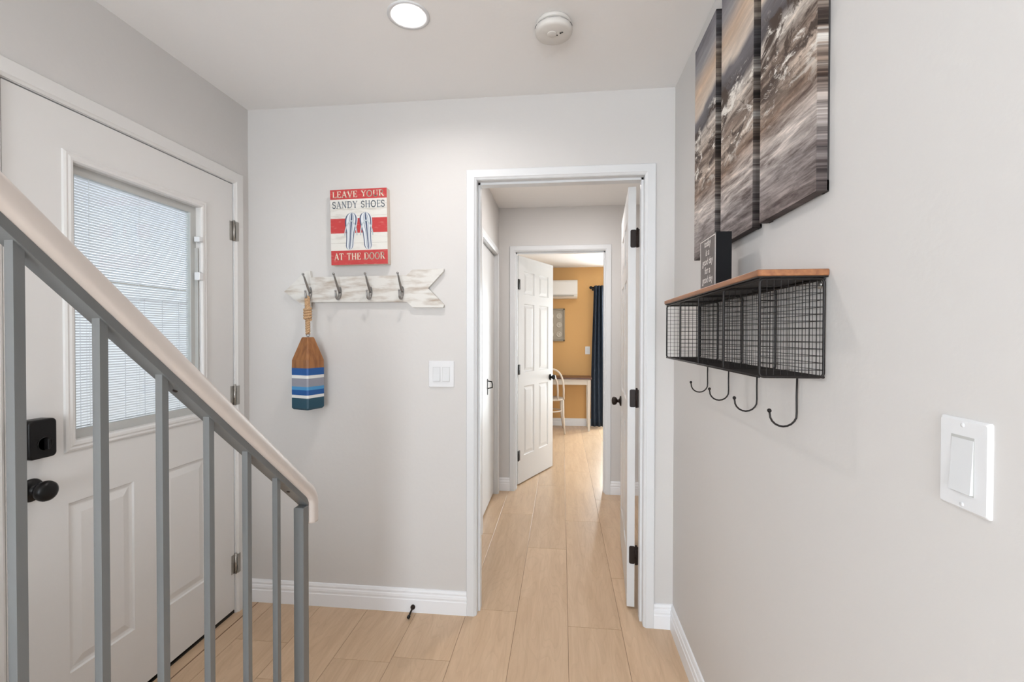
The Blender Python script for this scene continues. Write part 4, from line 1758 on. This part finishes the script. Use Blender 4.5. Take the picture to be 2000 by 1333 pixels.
# picture
t = thing('picture_frame', 'grey framed panel with round medallions on the ochre wall', 'picture', (-.10, B, 1.245))
px0, px1, pz0, pz1 = -.24, .0386, 1.245, 1.725
mb = MB()
for (p, q_, r_, s_) in ((px0, px0 + .022, pz0, pz1), (px1 - .022, px1, pz0, pz1), (px0, px1, pz0, pz0 + .022), (px0, px1, pz1 - .022, pz1)):
    mb.box((p, B - .03, r_), (q_, B, s_), .002)
obj('frame', mb, M['pframe'], t, world=True)
mb = MB()
mb.box((px0 + .02, B - .015, pz0 + .02), (px1 - .02, B, pz1 - .02))
obj('panel', mb, M['pic'], t, world=True)
for r0 in (-.165, -.045):
    for zc_ in (1.345, 1.485, 1.615):
        mb = MB()
        mb.lathe([(.042, .014), (.042, .020), (.034, .022), (.030, .019), (.014, .019), (.010, .022), (0, .022)], (r0, B, zc_), '-y', 20)
        obj('medallion', mb, M['pic2'], t, world=True)
# desk
t = thing('desk', 'white desk with a dark brown top against the ochre wall', 'desk', (-.1, 6.66, 0))
mb = MB()
mb.box((-.72, 6.47, .722), (.410, 6.865, .745), .003)
obj('desk_top', mb, M['desktop'], t, world=True)
mb = MB()
mb.box((-.69, 6.495, .645), (.385, 6.515, .722))
mb.box((-.69, 6.83, .645), (.385, 6.85, .722))
mb.box((.370, 6.495, .645), (.390, 6.85, .722))
mb.box((-.69, 6.495, .645), (-.67, 6.85, .722))
obj('apron', mb, M['deskwhite'], t, world=True)
for x in (-.70, .352):
    for y in (6.49, 6.815):
        mb = MB()
        lo = [(x + .006, y + .006), (x + .036, y + .006), (x + .036, y + .036), (x + .006, y + .036)]
        hi = [(x, y), (x + .042, y), (x + .042, y + .042), (x, y + .042)]
        a = [mb.pt((*p, 0)) for p in lo]
        b = [mb.pt((*p, .55)) for p in hi]
        c = [mb.pt((*p, .722)) for p in hi]
        for k in range(4):
            mb.idx((a[k], a[(k + 1) % 4], b[(k + 1) % 4], b[k]))
            mb.idx((b[k], b[(k + 1) % 4], c[(k + 1) % 4], c[k]))
        mb.idx(a[::-1])
        mb.idx(c)
        obj('leg', mb, M['deskwhite'], t, world=True)
# bentwood chair
CXc, CYb = -.165, 6.30
t = thing('bentwood_chair', 'cream bentwood chair with hoop back pulled up to the desk', 'chair', (CXc, CYb + .18, 0))
mb = MB()
mb.lathe([(.185, .437), (.20, .441), (.20, .458), (.185, .462), (0, .458)], (CXc, CYb + .205, 0), 'z', 36)
obj('seat', mb, M['chair'], t, world=True)
for (wd, ht, yy, nm) in ((.190, .875, .0, 'back_hoop'), (.110, .800, .006, 'inner_hoop')):
    mb = MB()
    pts = []
    for i in range(25):
        a = PI * i / 24
        u = math.cos(a)
        zc_ = .46 + (ht - .46) * (math.sin(a) ** .55)
        pts.append((CXc + wd * math.copysign(abs(u) ** .8, u), CYb + yy + .03 * (1 - math.sin(a)), zc_))
    mb.tube(pts, .0125, 8)
    obj(nm, mb, M['chair'], t, world=True)
for (x, y, x2, y2) in ((-.180, .03, -.205, -.02), (.180, .03, .205, -.02), (-.15, .33, -.185, .39), (.15, .33, .185, .39)):
    mb = MB()
    mb.tube([(CXc + x, CYb + y, .455), (CXc + x * 1.02, CYb + y + (y2 - y) * .3, .25), (CXc + x2, CYb + y2, .0)], [.0165, .015, .011], 10)
    obj('leg', mb, M['chair'], t, world=True)
mb = MB()
mb.tube([(CXc + .152 * math.cos(2 * PI * i / 28), CYb + .195 + .152 * math.sin(2 * PI * i / 28), .285) for i in range(28)], .009, 8, closed=True)
obj('leg_ring', mb, M['chair'], t, world=True)
# curtain
t = thing('curtain', 'long dark navy curtain hanging at the bedroom window', 'curtain', (.52, 6.80, 2.02))
mb = MB()
n, m_ = 60, 24
rows = []
for j in range(m_ + 1):
    v = j / m_
    z = 2.045 - (2.045 - .025) * v
    wl = .452 - .036 * min(1, v * 1.5)
    wr = .590 + .050 * v
    row = []
    for i in range(n + 1):
        u = i / n
        x = wl + (wr - wl) * u
        y = 6.755 + .026 * math.sin(u * 2 * PI * 3.4 + .4 * math.sin(v * 3)) * (1 - .2 * v)
        row.append(mb.pt((x, y, z)))
    rows.append(row)
for j in range(m_):
    for i in range(n):
        mb.idx((rows[j][i], rows[j][i + 1], rows[j + 1][i + 1], rows[j + 1][i]), True)
co = obj('curtain_panel', mb, M['curtain'], t, world=True, recalc=False)
sm = co.modifiers.new('thickness', 'SOLIDIFY')
sm.thickness = .004
t2 = thing('curtain_rod', 'black curtain rod with a round finial above the navy curtain', 'curtain rod', (1.2, 6.806, 2.02))
mb = MB()
mb.tube([(.425, 6.806, 2.022), (2.05, 6.806, 2.022)], .009, 10)
obj('rod', mb, M['black'], t2, world=True)
mb = MB()
for x in (.412, 2.065):
    mb = MB()
    mb.ball((x, 6.806, 2.022), .024, 14)
    obj('finial', mb, M['black'], t2, world=True)
for x in (.445, 2.03):
    mb = MB()
    mb.tube([(x, 6.806, 2.012), (x, B - .001, 2.012)], .006, 8)
    mb.box((x - .012, B - .005, 1.985), (x + .012, B, 2.04))
    obj('bracket', mb, M['black'], t2, world=True)

# ------------------------------------------------------------ outside the front door
mb = MB()
mb.box((-6.5, -3, -.12), (L - .15, 8, -.04))
struct('floor_porch', mb, M['concrete'])
mb = MB()
mb.box((-6.2, -2.5, -.04), (-6.0, 8.0, 3.6))
struct('wall_neighbour', mb, M['stucco'])
t = thing('vinyl_fence', 'white vinyl fence outside, seen through the front door blind', 'fence', (-3.05, 2.8, -.04))
fx0 = -3.05
mb = MB()
y = .2
while y < 6.5:
    mb.box((fx0, y, 0.06), (fx0 + .022, y + .148, 1.60), .003)
    y += .152
obj('fence_boards', mb, M['fence'], t, world=True)
for z0_, z1_ in ((1.59, 1.674), (.0, .12)):
    mb = MB()
    mb.box((fx0 - .02, .2, z0_), (fx0 + .042, 6.5, z1_), .004)
    obj('fence_rail', mb, M['fence'], t, world=True)
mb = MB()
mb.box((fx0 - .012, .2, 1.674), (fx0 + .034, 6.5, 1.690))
obj('fence_dark_strip', mb, M['pframe'], t, world=True)  # added strip drawing the thin dark line above the top rail
for y in (.15, 2.15, 4.3, 6.45):
    mb = MB()
    mb.box((fx0 - .05, y, -.04), (fx0 + .075, y + .125, 1.76), .006)
    obj('fence_post', mb, M['fence'], t, world=True)
